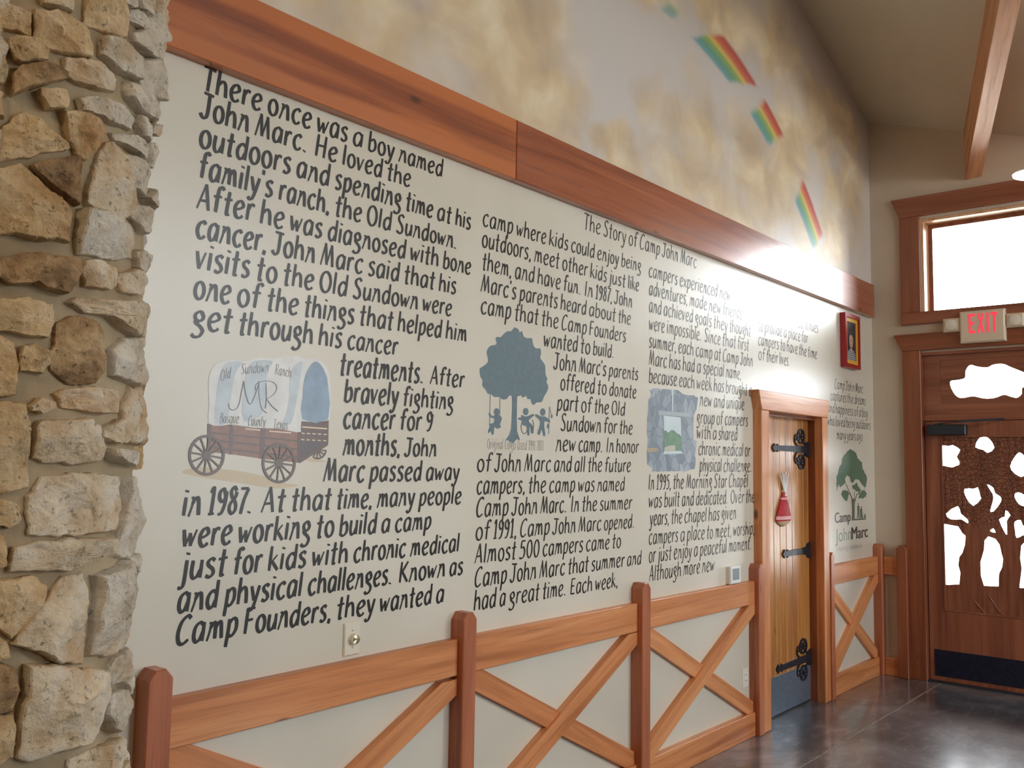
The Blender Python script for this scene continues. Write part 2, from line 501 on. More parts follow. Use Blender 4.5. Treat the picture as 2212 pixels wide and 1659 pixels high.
wall_entry = cells('wall_front', [YR-.2, 0], [-.15, 5.2], [(EY0, EY1, -.2, 2.60), (-1.32, -0.40, 2.90, 3.70)], fE(), 0, -.2, M['plaster'])
wall_right = cells('wall_right', [XB, LX], [-.15, 7.4], [tuple(h) for h in WIN_R], lambda u, v, d: (u, YR-d, v), 0, .18, M['plaster'])
wall_back = cells('wall_back', [YR, 0], [-.15, 7.4], [], lambda u, v, d: (XB-d, u, v), 0, .18, M['plaster'])
tag(MB().box(XB-.2, LX+.2, YR-.2, .2, -.15, 0).build('floor', M['floor']), kind='structure')
RX, RY = 1.2, -1.7                        # the ceiling rises diagonally, away from the entry wall and towards the mural wall
zc = lambda x, y: 4.615+.31*(LX-max(x, RX))+.33*max(y, RY)
V = []; F = []
cxs, cys = (XB-.25, RX, LX+.25), (YR-.25, RY, .2)
for k in (0, .2):
    V += [(x, y, zc(x, y)+k) for x in cxs for y in cys]
for a in range(2):
    for b in range(2):
        q = (a*3+b, a*3+b+1, (a+1)*3+b+1, (a+1)*3+b)
        F += [q, tuple(i+9 for i in reversed(q))]
for a, b in ((0, 1), (1, 2), (2, 5), (5, 8), (8, 7), (7, 6), (6, 3), (3, 0)): F.append((a, b, b+9, a+9))
tag(mo('ceiling', V, F, M['ceiling']), kind='structure')
tag(MB().box(-30, 60, -45, 40, -.4, -.16).build('ground', M['outside']), kind='structure')
fl = bpy.data.objects['floor']
MB().box(XB, LX-.03, -.486, -.477, 0, .0012).build('floor_joint', M['joint'], fl)
# windows of the wall on the right, outside the frame, the added pillar one among them
for k, (a, b, c, d) in enumerate(WIN_R):
    wi = thing('window_%d' % (k+2), ((a+b)/2, YR, (c+d)/2), kind='structure')
    m_ = MB()
    for (p, q, r, s) in ((a, b, c, c+.05), (a, b, d-.05, d), (a, a+.05, c+.05, d-.05), (b-.05, b, c+.05, d-.05), ((a+b)/2-.02, (a+b)/2+.02, c+.05, d-.05)):
        m_.box(p, q, YR-.12, YR-.06, r, s)
    m_.build('window_frame', M['oak_dark'], wi, grain=(0, 0, 1))

# ------------------------------------------------------------------ long board across the mural wall
z_lo, z_hi = 2.912, 3.186
xj = 2.996
for nm, (a, b), mt in (('trim_1', (-1.0, xj-.0015), 'cedar'), ('trim_2', (xj+.0015, 7.64), 'cedar_heart')):
    m_ = MB().bevprism(rect(a, b, z_lo, z_hi), fW(), 0, .042, .003)
    tag(m_.build(nm, M[mt], grain=(1, 0, 0), base=((a+b)/2, 0, 3.05)), kind='structure')

# ------------------------------------------------------------------ fence wainscots
def post(parent, x0, x1, h, d=.07, fn=None, mat='fir_post'):
    fn = fn or fW()
    c = .024
    pl = [(x0, 0), (x1, 0), (x1, h-c*1.15), (x1-c*.95, h), (x0+c*.95, h), (x0, h-c*1.15)]
    MB().bevprism(pl, fn, 0.0, d, .004).build('post', M[mat], parent, grain=(0, 0, 1))
def brace(parent, x0, x1, z0, z1, rising, w, d, fn):
    a, b = ((x0+.01, z0+.015), (x1-.01, z1-.015)) if rising else ((x0+.01, z1-.015), (x1-.01, z0+.015))
    L = math.hypot(b[0]-a[0], b[1]-a[1]); ux, uz = (b[0]-a[0])/L, (b[1]-a[1])/L
    nx, nz_ = -uz, ux
    e = .3
    st = [(a[0]-ux*e+nx*w/2, a[1]-uz*e+nz_*w/2), (a[0]-ux*e-nx*w/2, a[1]-uz*e-nz_*w/2), (b[0]+ux*e-nx*w/2, b[1]+uz*e-nz_*w/2), (b[0]+ux*e+nx*w/2, b[1]+uz*e+nz_*w/2)]
    for cl in ((-1, 0, -x0), (1, 0, x1), (0, -1, -z0), (0, 1, z1)): st = clip(st, *cl)
    ax = fn(ux, uz, 0); o = fn(0, 0, 0)
    MB().bevprism(st, fn, 0.0, d, .002).build('brace', M['fir'], parent, grain=Vector(ax)-Vector(o))
def rail(parent, nm, x0, x1, pl, fn, d=.04):
    ax = Vector(fn(1, 0, 0))-Vector(fn(0, 0, 0))
    MB().bevprism(pl, fn, 0.0, d, .003).build(nm, M['fir'], parent, grain=ax)
f1 = thing('fence_wainscot', (3.4, 0, 0), 'long reddish timber crossbuck fence fixed along the lettered wall between stone pillar and plank door', 'fence')
P1 = [(1.363, 1.442, 1.030), (2.687, 2.766, 1.046), (4.014, 4.094, 1.046), (5.362, 5.432, 1.046)]
for a in P1: post(f1, *a)
def seg_rails(par, x0, x1, fn, zt0, zt1, zb0, zb1):
    rail(par, 'top_rail', x0, x1, [(x0, zb0), (x1, zb1), (x1, zt1), (x0, zt0)], fn)
    rail(par, 'bottom_rail', x0, x1, [(x0, 0), (x1, 0), (x1, .142), (x0, .142)], fn)
ZT = [(.931, .942), (.943, .944), (.944, .941)]
ZB = [(.785, .799), (.799, .803), (.803, .800)]
for k in range(3):
    x0, x1 = P1[k][1], P1[k+1][0]
    seg_rails(f1, x0, x1, fW(), *ZT[k], *ZB[k])
    zt = min(ZB[k])
    brace(f1, x0, x1, .142, zt, False, .092, .026, fW())
    brace(f1, x0, x1, .142, zt, True, .092, .040, fW())
f2 = thing('fence_wainscot', (7.1, 0, 0), 'short reddish crossbuck fence between plank door and far corner below the green logo', 'fence')
post(f2, 6.545, 6.605, 1.043); post(f2, 7.612, 7.692, 1.043)
seg_rails(f2, 6.605, 7.612, fW(), .941, .943, .80, .80)
brace(f2, 6.605, 7.612, .142, .80, False, .092, .026, fW())
brace(f2, 6.605, 7.612, .142, .80, True, .092, .040, fW())
f3 = thing('fence_wainscot', (LX, -.15, 0), 'narrow dark reddish fence piece with one post between far corner and entry door casing', 'fence')
post(f3, -.262, -.183, 1.043, .075, fE(), 'cedar_dark')
seg_rails(f3, -.183, -.071, fE(), .943, .943, .80, .80)

# ------------------------------------------------------------------ plank door in the mural wall (door_1)
YD = .05                                  # door face sits behind the wall plane
d1 = thing('door_1', (6.0, 0, 0), kind='structure')
xi0, xi1, zi = 5.548, 6.440, 2.018        # inside of the casing
xo0, xo1 = 5.436, 6.540
pm = MB()
n = 9
for i in range(n):
    a, b = xi0+(xi1-xi0)*i/n, xi0+(xi1-xi0)*(i+1)/n
    pm.bevprism(rect(a+.0008, b-.0008, .010, zi), fW(-YD), -.04, 0, .005)
pl_ = pm.build('plank_panel', M['pine'], d1, grain=(0, 0, 1))
for i in range(n): pass
for a, b in ((DX0, xi0), (xi1, DX1)):
    MB().prism(rect(a, b, 0, DZ), fW(), -.16, .0).build('door_jamb', M['cedar_dark'], d1, grain=(0, 0, 1))  # darker wood than the casing: the jambs' shade is put into the colour
MB().prism(rect(xi0, xi1, zi, DZ), fW(), -.16, .0).build('head_jamb', M['cedar_dark'], d1, grain=(1, 0, 0))
MB().box(xi0, xi1, .0, YD-.004, zi-.022, zi).build('door_stop', M['cedar_dark'], d1, grain=(1, 0, 0))
for a, b in ((xo0, xi0), (xi1, xo1)):
    MB().bevprism(rect(a, b, 0, zi), fW(), 0, .06, .004).build('side_casing', M['fir'], d1, grain=(0, 0, 1))
MB().bevprism([(xo0, zi), (xo1, zi), (xo1+.035, zi+.128), (xo0-.045, zi+.128)], fW(), 0, .064, .004).build('head_casing', M['fir'], d1, grain=(1, 0, 0))
MB().prism(rect(5.56, 6.43, .014, .262), fW(-YD), 0, .003).build('kick_plate', M['kick'], d1)
def scroll(mb, cx, cz, r, fn, y0, y1):
    n = 22
    out = [(cx+r*1.18*math.cos(2*math.pi*i/n), cz+r*math.sin(2*math.pi*i/n)) for i in range(n)]
    inn = [(cx+r*.86*math.cos(2*math.pi*i/n), cz+r*.72*math.sin(2*math.pi*i/n)) for i in range(n)]
    filled(out, [inn], fn, y0, y1, mb)
def curl(mb, pts, w, fn, y0, y1):
    c = catmull([(a, b, 0) for a, b in pts], 6)
    L = []; Rr = []
    for i, p in enumerate(c):
        t_ = (c[min(i+1, len(c)-1)]-c[max(i-1, 0)]).normalized()
        L.append((p.x-t_.y*w/2, p.y+t_.x*w/2)); Rr.append((p.x+t_.y*w/2, p.y-t_.x*w/2))
    for i in range(len(c)-1):
        mb.prism([L[i], L[i+1], Rr[i+1], Rr[i]], fn, y0, y1)
def hinge(xt, xr, z, big):
    m_ = MB(); fn = fW(-YD); h = .018
    strap = [(xt, z), (xt+.035, z+.03), (xt+.035, z+h), (xt+.075, z+h), (xt+.085, z+.028), (xt+.095, z+h), (xr-.14, z+h+.004), (xr-.06, z+h+.012), (xr-.045, z+.05), (xr, z+.06),
             (xr, z-.06), (xr-.045, z-.05), (xr-.06, z-h-.012), (xr-.14, z-h-.004), (xt+.095, z-h), (xt+.085, z-.028), (xt+.075, z-h), (xt+.035, z-h), (xt+.035, z-.03)]
    m_.prism(strap, fn, 0.0, .010)
    if big:
        for s in (1, -1):
            cx, cz = xr-.135, z+s*.092
            scroll(m_, cx, cz, .055, fn, 0.0, .009)
            m_.prism([(cx-.03, cz-.006), (cx+.03, cz-.006), (cx+.03, cz+.006), (cx-.03, cz+.006)], fn, 0, .008)
            curl(m_, [(cx-.028, cz+.03), (cx, cz), (cx+.028, cz-.03)], .010, fn, 0, .008)
            curl(m_, [(cx-.028, cz-.03), (cx, cz), (cx+.028, cz+.03)], .010, fn, 0, .008)
            curl(m_, [(xr-.10, z+s*.02), (xr-.19, z+s*.022), (xr-.235, z+s*.045), (xr-.245, z+s*.075), (xr-.225, z+s*.1), (xr-.2, z+s*.088), (xr-.205, z+s*.066), (xr-.218, z+s*.07)], .011, fn, 0.0, .009)
            curl(m_, [(xr-.06, z+s*.03), (xr-.08, z+s*.045), (xr-.1, z+s*.05)], .012, fn, 0, .009)
    return m_.build('strap_hinge', M['metal_dark'], d1)
MB().box(xi0, xi1, YD+.005, YD+.08, 0, .014).build('door_gap_shade', M['closer'], d1)  # dark strip added to stop the light leak and give the gap's shadow
hinge(5.818, 6.438, 1.785, True); hinge(5.967, 6.438, 1.060, False); hinge(5.852, 6.438, .307, True)

# ------------------------------------------------------------------ red hanging on the plank door
tp = thing('tipi_ornament', (5.99, YD, 1.25), 'red cone shaped ornament with pale tied sticks hanging on the plank door', 'wall ornament')
fn = fW(-YD)
def halfcone(prof, mat, nm, n=10):
    V = []; F = []
    for cx, cz, hw, dp in prof:
        for k in range(n+1):
            a = math.pi*k/n
            V.append((cx-hw*math.cos(a), YD-.004-dp*math.sin(a), cz))
    for i in range(len(prof)-1):
        for k in range(n): F.append((i*(n+1)+k, i*(n+1)+k+1, (i+1)*(n+1)+k+1, (i+1)*(n+1)+k))
    for i in (0, len(prof)-1): F.append(tuple(range(i*(n+1), (i+1)*(n+1))))
    for i in range(len(prof)-1): F.append((i*(n+1), (i+1)*(n+1), (i+1)*(n+1)+n, i*(n+1)+n))
    return mo(nm, V, F, mat, tp, smooth=.9)
halfcone([(5.985, 1.2865, .110, .03), (5.986, 1.312, .115, .031), (5.990, 1.40, .066, .026), (5.997, 1.482, .018, .012)], M['redcloth'], 'red_cover')
halfcone([(5.978, 1.250, .03, .01), (5.981, 1.266, .075, .02), (5.985, 1.286, .110, .027)], M['hide'], 'pale_base')
sm = MB()
for (dx, dz) in ((-.07, .135), (-.042, .16), (-.012, .145), (.022, .16), (.06, .15)):
    sm.tube([(5.998-dx*.25, YD-.014-abs(dx)*.1, 1.455), (5.998+dx*.2, YD-.016, 1.49), (5.998+dx, YD-.012, 1.462+dz)], .0052, 6)
sm.build('tied_sticks', M['stick'], tp, smooth=.6)
M['pinktxt'] = plain('pale_pink_paint', S(232, 170, 176), .5)
halfcone([(5.986, 1.297, .1165, .0325), (5.986, 1.320, .1135, .0325)], M['pinktxt'], 'pale_band')
halfcone([(5.9925, 1.432, .0495, .0235), (5.993, 1.445, .0445, .0225)], M['pinktxt'], 'pale_ring')

# ------------------------------------------------------------------ small fittings on the mural wall
dm = thing('dimmer_switch', (2.168, 0, 1.008), 'ivory rotary dimmer switch plate on the wall above the first fence panel', 'dimmer switch')
MB().bevprism(rect(2.131, 2.205, .950, 1.066), fW(), 0, .008, .004).build('wall_plate', M['ivory'], dm)
MB().lathe((2.172, -.008, 1.008), (0, -1, 0), [(.021, 0), (.0195, .014), (.0185, .016)], 28).build('knob', M['ivory'], dm, smooth=.6)
MB().lathe((2.172, -.024, 1.008), (0, -1, 0), [(.0165, 0), (.0160, .002), (.003, .0045)], 28).build('knob_cap', M['brass'], dm, smooth=.6)
for z in (.978, 1.038): MB().lathe((2.168, -.008, z), (0, -1, 0), [(.0028, 0), (.0022, .001)], 10).build('screw', M['brass'], dm)
th = thing('thermostat', (5.12, 0, .997), 'white square thermostat with grey screen on the wall above the fence beside the plank door', 'thermostat')
MB().bevprism(rect(5.058, 5.184, .947, 1.047), fW(), 0, .018, .002).build('back_housing', M['ivory'], th)
MB().bevprism(rect(5.056, 5.186, .945, 1.049), fW(), .018, .034, .005).build('front_cover', M['white'], th)
MB().prism(rect(5.078, 5.164, .968, 1.036), fW(), .034, .0348).build('screen', M['screen'], th)
ol = thing('power_outlet', (5.30, 0, .35), 'ivory power outlet low on the wall in the third fence panel beside the brace', 'power outlet')
MB().bevprism(rect(5.263, 5.339, .294, .410), fW(), 0, .006, .003).build('outlet_plate', M['ivory'], ol)
MB().bevprism(rect(5.284, 5.318, .318, .388), fW(), .006, .009, .001).build('socket_face', M['white'], ol)
s_ = MB()
for z in (.334, .37):
    s_.box(5.292, 5.295, -.0098, -.008, z, z+.010); s_.box(5.306, 5.309, -.0098, -.008, z, z+.010); s_.box(5.299, 5.303, -.0098, -.008, z-.009, z-.005)
s_.build('socket_slots', M['black'], ol)

# ------------------------------------------------------------------ framed portrait
pf = thing('framed_portrait', (7.13, 0, 2.65), 'small red framed portrait of a child hanging under the end of the long board', 'picture frame')
fx0, fx1, fz0, fz1 = 6.965, 7.285, 2.440, 2.866
m_ = MB()
filled(rect(fx0, fx1, fz0, fz1), [rect(fx0+.028, fx1-.028, fz0+.03, fz1-.03)], fW(), .002, .045, m_)
m_.build('frame', M['redframe'], pf)
m_ = MB()
filled(rect(fx0+.028, fx1-.028, fz0+.03, fz1-.03), [rect(fx0+.065, fx1-.065, fz0+.062, fz1-.062)], fW(), .004, .034, m_)
m_.build('mat_board', M['goldmat'], pf)
M['ph_bg'] = plain('photo_backdrop', S(52, 48, 56), .35, var=.4, vs=14)
M['ph_skin'] = plain('photo_skin', S(204, 160, 140), .4)
M['ph_hair'] = plain('photo_hair', S(70, 58, 60), .4, var=.3, vs=30)
t = NT('photo_striped_shirt'); zz = t.sep(t.coord())[2]
M['ph_shirt'] = t.fin(t.mix(t.mr(t.ma('SINE', t.ma('MULTIPLY', zz, 420)), -.2, .2), S(84, 96, 112), S(190, 194, 196)), .4)
pc = MB().prism(rect(fx0+.064, fx1-.064, fz0+.061, fz1-.061), fW(), .010, .028).build('photo_print', M['ph_bg'], pf)
pm_ = MB()
cx, cz = 7.125, 2.66
ell = lambda cx, cz, rx, rz, n=20, a0=0, a1=2*math.pi: [(cx+rx*math.cos(a0+(a1-a0)*i/n), cz+rz*math.sin(a0+(a1-a0)*i/n)) for i in range(n)]
pm_.prism([(7.035, 2.503), (7.215, 2.503), (7.205, 2.56), (7.17, 2.585), (7.145, 2.592), (7.105, 2.592), (7.08, 2.585), (7.045, 2.56)], fW(), .028, .0284, 0)
pm_.prism(ell(cx, cz, .042, .058), fW(), .0285, .0288, 1)
pm_.prism([(7.105, 2.6), (7.145, 2.6), (7.138, 2.575), (7.125, 2.56), (7.112, 2.575)], fW(), .0285, .0288, 1)
pm_.prism([(7.075, 2.66), (7.082, 2.71), (7.11, 2.742), (7.15, 2.74), (7.172, 2.705), (7.174, 2.655), (7.163, 2.69), (7.14, 2.705), (7.10, 2.702), (7.085, 2.69)], fW(), .0289, .0292, 2)
for ex in (7.108, 7.142): pm_.prism(ell(ex, 2.664, .006, .005, 8), fW(), .0289, .0292, 2)
pm_.prism([(7.112, 2.632), (7.138, 2.632), (7.125, 2.626)], fW(), .0289, .0292, 2)
pm_.build('portrait_figure', [M['ph_shirt'], M['ph_skin'], M['ph_hair']], pc)

# ------------------------------------------------------------------ high window in the entry wall (window_1)
w1 = thing('window_1', (LX, -.86, 3.3), kind='structure')
fe = fE()
wy0, wy1, wz0, wz1 = -1.32, -.40, 2.90, 3.70
for a, b in ((-1.475, wy0), (wy1, -.245)):
    MB().bevprism(rect(a, b, 2.93, 3.725), fe, 0, .03, .003).build('side_casing', M['oak_dark'], w1, grain=(0, 0, 1))
MB().bevprism([(-1.475, 3.725), (-.245, 3.725), (-.185, 3.888), (-1.535, 3.888)], fe, 0, .036, .004).build('head_casing', M['oak_dark'], w1, grain=(0, 1, 0))
MB().bevprism(rect(-1.475, -.245, 2.832, 2.93), fe, 0, .034, .003).build('sill_casing', M['oak_dark'], w1, grain=(0, 1, 0))
m_ = MB()
filled(rect(wy0, wy1, wz0, wz1), [rect(wy0+.022, wy1-.022, wz0+.022, wz1-.022)], fe, -.19, -.01, m_)
m_.build('window_jamb', M['jamb'], w1, grain=(0, 0, 1))
m_ = MB()
filled(rect(wy0+.022, wy1-.022, wz0+.022, wz1-.022), [rect(wy0+.055, wy1-.055, wz0+.05, wz1-.055)], fe, -.185, -.145, m_)
m_.build('sash', M['oak_dark'], w1, grain=(0, 0, 1))
MB().prism(rect(wy0+.052, wy1-.052, wz0+.048, wz1-.052), fe, -.168, -.164).build('glass_pane', M['glass'], w1)

# ------------------------------------------------------------------ carved entry door (door_2)
d2 = thing('door_2', (LX, -.86, 0), kind='structure')
gy0, gy1 = -1.332, -.388                  # inside of the door frame
for a, b in ((-1.472, gy0), (gy1, -.248)):
    MB().bevprism(rect(a, b, 0, 2.615), fe, 0, .032, .003).build('side_casing', M['cedar_dark'], d2, grain=(0, 0, 1))
MB().bevprism([(-1.472, 2.615), (-.248, 2.615), (-.185, 2.752), (-1.535, 2.752)], fe, 0, .038, .004).build('head_casing', M['cedar_dark'], d2, grain=(0, 1, 0))
for a, b in ((EY0, gy0), (gy1, EY1)):
    st_ = (a, b+.022) if a < -1 else (a-.022, b)
    MB().prism(rect(a, b, 0, 2.60), fe, -.19, 0).prism(rect(*st_, 0, 2.60), fe, -.13, -.079).build('door_jamb', M['oak_dark'], d2, grain=(0, 0, 1))
MB().prism(rect(gy0, gy1, 2.575, 2.60), fe, -.19, 0).build('head_jamb', M['oak_dark'], d2, grain=(0, 1, 0))
P4 = crop(1960, 720, .15672); P5 = crop(1980, 920, .22308)
cl = [(585, 665), (700, 640), (790, 610), (800, 520), (855, 435), (950, 455), (1090, 470), (1180, 430), (1310, 420), (1420, 465), (1608, 540), (1720, 590), (1745, 680), (1640, 720), (1575, 760), (1575, 830), (1510, 885), (1420, 870), (1330, 845), (1190, 890), (1050, 895), (900, 865), (725, 890), (630, 810)]
OFF = -.03
cloud = [WE(*P4(*p), OFF) for p in cl]
m_ = MB()
ty0, ty1, tz0, tz1 = -.520, -1.200, 2.175, 2.532
filled(rect(gy0, gy1, 2.095, 2.575), [rect(ty1, ty0, tz0, tz1)], fe, -.075, -.03, m_)
ts = m_.build('transom_frame', M['oak_dark'], d2, grain=(0, 1, 0))
m_ = MB()
smooth2 = lambda P, n=4: [(p.x, p.y) for p in catmull([(a, b, 0) for a, b in P], n, True)]
filled(rect(ty1, ty0, tz0, tz1), [smooth2(cloud, 3)], fe, -.065, -.036, m_)
m_.build('transom_cloud_panel', M['oak_dark'], d2, grain=(0, 1, 0))
MB().prism(rect(ty1+.002, ty0-.002, tz0+.002, tz1-.002), fe, -.0695, -.0665).build('transom_glass', M['glass'], d2)
MB().bevprism(rect(gy0, gy1, 2.045, 2.095), fe, -.078, -.022, .003).prism(rect(gy0, gy1, 2.02, 2.095), fe, -.12, -.079).build('transom_bar', M['oak_dark'], d2, grain=(0, 1, 0))
# door leaf
ly0, ly1 = -1.326, -.394
HO = [[(248, 188), (300, 195), (345, 185), (400, 215), (418, 235), (385, 300), (412, 350), (408, 375), (340, 402), (255, 385)],
 [(605, 115), (690, 115), (750, 210), (685, 260), (640, 230), (565, 205)],
 [(990, 255), (1040, 290), (1110, 330), (1100, 440), (1040, 480), (1000, 492), (935, 450), (903, 390), (940, 310)],
 [(460, 610), (550, 610), (590, 597), (615, 690), (620, 705), (545, 775), (475, 690)],
 [(675, 565), (740, 600), (755, 650), (812, 690), (810, 740), (760, 810), (735, 830), (708, 825), (735, 730), (735, 660)],
 [(282, 850), (395, 775), (425, 850), (490, 905), (492, 945), (430, 905), (330, 905)],
 [(268, 950), (400, 975), (440, 1040), (470, 1065), (465, 1150), (440, 1230), (410, 1270), (400, 1350), (420, 1420), (410, 1535), (285, 1540)],
 [(690, 1070), (760, 1095), (800, 1150), (820, 1240), (835, 1290), (825, 1370), (795, 1430), (790, 1555), (650, 1550), (620, 1450), (615, 1320), (650, 1200), (655, 1110)],
 [(795, 905), (850, 880), (858, 815), (905, 865), (870, 920), (875, 1050), (850, 1030)],
 [(705, 1018), (740, 993), (762, 1035)],
 [(945, 685), (960, 648), (1005, 650), (1040, 670), (1100, 690), (1090, 770), (1040, 778), (985, 755)],
 [(945, 930), (1005, 912), (1025, 965), (1070, 975), (1060, 1050), (1025, 1060), (965, 1085), (950, 1010)],
 [(1010, 1160), (1040, 1130), (1120, 1140), (1150, 1250), (1120, 1400), (1130, 1570), (992, 1570), (1015, 1380), (1000, 1280)]]
holes = []
for k, h in enumerate(HO):
    q = [WE(*P5(*p), -.03) for p in h]
    holes.append(q if k in (0, 6, 7, 12) else smooth2(q, 2))
m_ = MB()
py0, py1, pz0, pz1 = -.518, -1.202, .56, 1.919
filled(rect(ly0, ly1, .012, 2.040), [rect(py1, py0, pz0, pz1)], fe, -.075, -.03, m_)
leaf = m_.build('door_leaf_frame', M['oak_dark'], d2, grain=(0, 0, 1))
m_ = MB()
hh = [h for h in holes if all(py1+.01 < p[0] < py0-.002 for p in h)]
filled(rect(py1, py0, pz0, pz1), [[(min(p[0], py0-.004), p[1]) for p in h] for h in holes], fe, -.066, -.038, m_)
t = NT('carved_wood'); g = t.attr('grain')
vo = t.N('ShaderNodeTexVoronoi'); vo.feature = 'DISTANCE_TO_EDGE'; t.put(vo.inputs['Vector'], g); vo.inputs['Scale'].default_value = 34
fz = t.noise(t.vm('MULTIPLY', g, (1, 14, 14)), 2, 4)
zz = t.sep(t.coord())[2]
carve = t.ma('MULTIPLY', t.mr(vo.outputs['Distance'], 0, .12), t.mr(zz, 1.15, 1.35))
t.bump(carve, .8, .012)
M['carved'] = t.fin(t.mix(t.mr(fz, .3, .7), S(118, 66, 46), S(152, 92, 66)), .42, Coat_Weight=.2, Coat_Roughness=.25)
m_.build('carved_tree_panel', M['carved'], d2, grain=(0, 0, 1))
m_ = MB()
filled(rect(py1-.006, py0+.006, pz0-.006, pz1+.006), [rect(py1+.006, py0-.006, pz0+.006, pz1-.006)], fe, -.038, -.024, m_)
m_.build('panel_moulding', M['oak_dark'], d2, grain=(0, 0, 1))
for pts in ([WE(*P5(560, 1700), -.03), WE(*P5(680, 1840), -.03), WE(*P5(860, 2010), -.03)], [WE(*P5(700, 1650), -.03), WE(*P5(800, 1800), -.03), WE(*P5(1000, 1950), -.03)]):
    MB().tube([(LX+.0385, a, b) for a, b in pts], .006, 6).build('carved_root', M['oak_dark'], d2, grain=(0, 0, 1))
MB().prism(rect(py1+.002, py0-.002, pz0+.002, pz1-.002), fe, -.0715, -.0675).build('door_glass', M['glass'], d2)
MB().prism(rect(ly0+.03, -.43, .045, .247), fe, -.03, -.026).build('kick_plate', M['kick_dark'], d2)
MB().prism(rect(gy0, gy1, 0, .012), fe, -.16, .02).build('threshold', M['closer'], d2)
cb = MB().bevprism(rect(-.712, -.432, 1.930, 2.012), fe, -.03, .035, .006).build('door_closer', M['closer'], d2)
m_ = MB().tube([(LX-.02, -.50, 2.016), (LX-.16, -.70, 2.028), (LX-.01, -.98, 2.05)], .008, 8)
m_.lathe((LX-.02, -.50, 2.010), (0, 0, 1), [(.016, 0), (.016, .012)], 12)
m_.build('closer_arm', M['closer'], cb)

# ------------------------------------------------------------------ exit sign
ex = thing('exit_sign', (LX, -.86, 2.76), 'lit exit sign with red letters and two lamp heads mounted over the carved entry door', 'exit sign')
MB().bevprism(rect(-1.022, -.702, 2.642, 2.892), fe, .0, .085, .012).build('housing', M['exitbody'], ex)
LET = {'E': [[(0, 0), (0, 1), (.62, 1), (.62, .86), (.2, .86), (.2, .58), (.54, .58), (.54, .44), (.2, .44), (.2, .14), (.62, .14), (.62, 0)]],
       'X': [[(0, 0), (.26, .5), (.01, 1), (.21, 1), (.36, .66), (.51, 1), (.71, 1), (.46, .5), (.72, 0), (.51, 0), (.36, .34), (.2, 0)]],
       'I': [[(0, 0), (0, 1), (.19, 1), (.19, 0)]],
       'T': [[(.22, 0), (.22, .86), (0, .86), (0, 1), (.64, 1), (.64, .86), (.42, .86), (.42, 0)]]}
u = -.768
for ch in 'EXIT':
    pl = LET[ch][0]
    w_ = max(p[0] for p in pl)*.072
    MB().prism([(u-p[0]*.072, 2.716+p[1]*.152) for p in pl], fe, .085, .0868).build('letter', M['exitred'], ex)
    u -= w_+.016
for (a, b) in ((-.700, -.575), (-1.150, -1.024)):
    hd = MB().bevprism(rect(a, b, 2.742, 2.850), fe, .0, .075, .014).build('lamp_head', M['exitbody'], ex)
    MB().lathe((LX-.075, (a+b)/2, 2.796), (-1, 0, 0), [(.042, 0), (.040, .006), (.012, .012)], 24).build('lens', M['lens'], hd, smooth=.6)

# ------------------------------------------------------------------ rafter
bd_ = Vector((-1, -.342, .31-.342*.33))
b0 = Vector((LX-.004, -.752, 3.962)); T_ = 5.2
hv = Vector((bd_.x, bd_.y, 0)).normalized(); sd_ = Vector((-hv.y, hv.x, 0))      # to the camera's right
V = []
for k in (0, T_):
    for w_ in (0, .112):
        p = b0+bd_*k+sd_*w_*(1 if sd_.y < 0 else -1)
        if k == 0: p = p+bd_*((p.x-LX+.004)/1.0)
        V += [p, Vector((p.x, p.y, zc(p.x, p.y)-.002))]
F = [(0, 1, 3, 2), (4, 6, 7, 5), (0, 2, 6, 4), (1, 5, 7, 3), (0, 4, 5, 1), (2, 3, 7, 6)]
tag(mo('rafter', V, F, M['rafter'], grain=bd_, base=b0), 'exposed sloping timber rafter running up the ceiling above the high window', 'beam')

# ------------------------------------------------------------------ pendant lamp at the right edge
pz = ray(2230, 380); s = 6.55/pz.x
lp = C0+pz*s
pl = thing('pendant_lamp', lp, 'bright white disc lamp just above the high window at the right edge of the view', 'ceiling lamp')
MB().lathe((lp.x, lp.y, lp.z), (0, 0, 1), [(.10, 0), (.112, .006), (.112, .018)], 32).build('diffuser', M['lampglow'], pl, smooth=.6)
MB().lathe((lp.x, lp.y, lp.z+.018), (0, 0, 1), [(.116, 0), (.10, .012), (.02, .03)], 32).build('lamp_cap', M['white'], pl, smooth=.6)
MB().tube([(lp.x, lp.y, lp.z+.045), (lp.x, lp.y, zc(lp.x, lp.y))], .006, 8).build('stem', M['white'], pl)

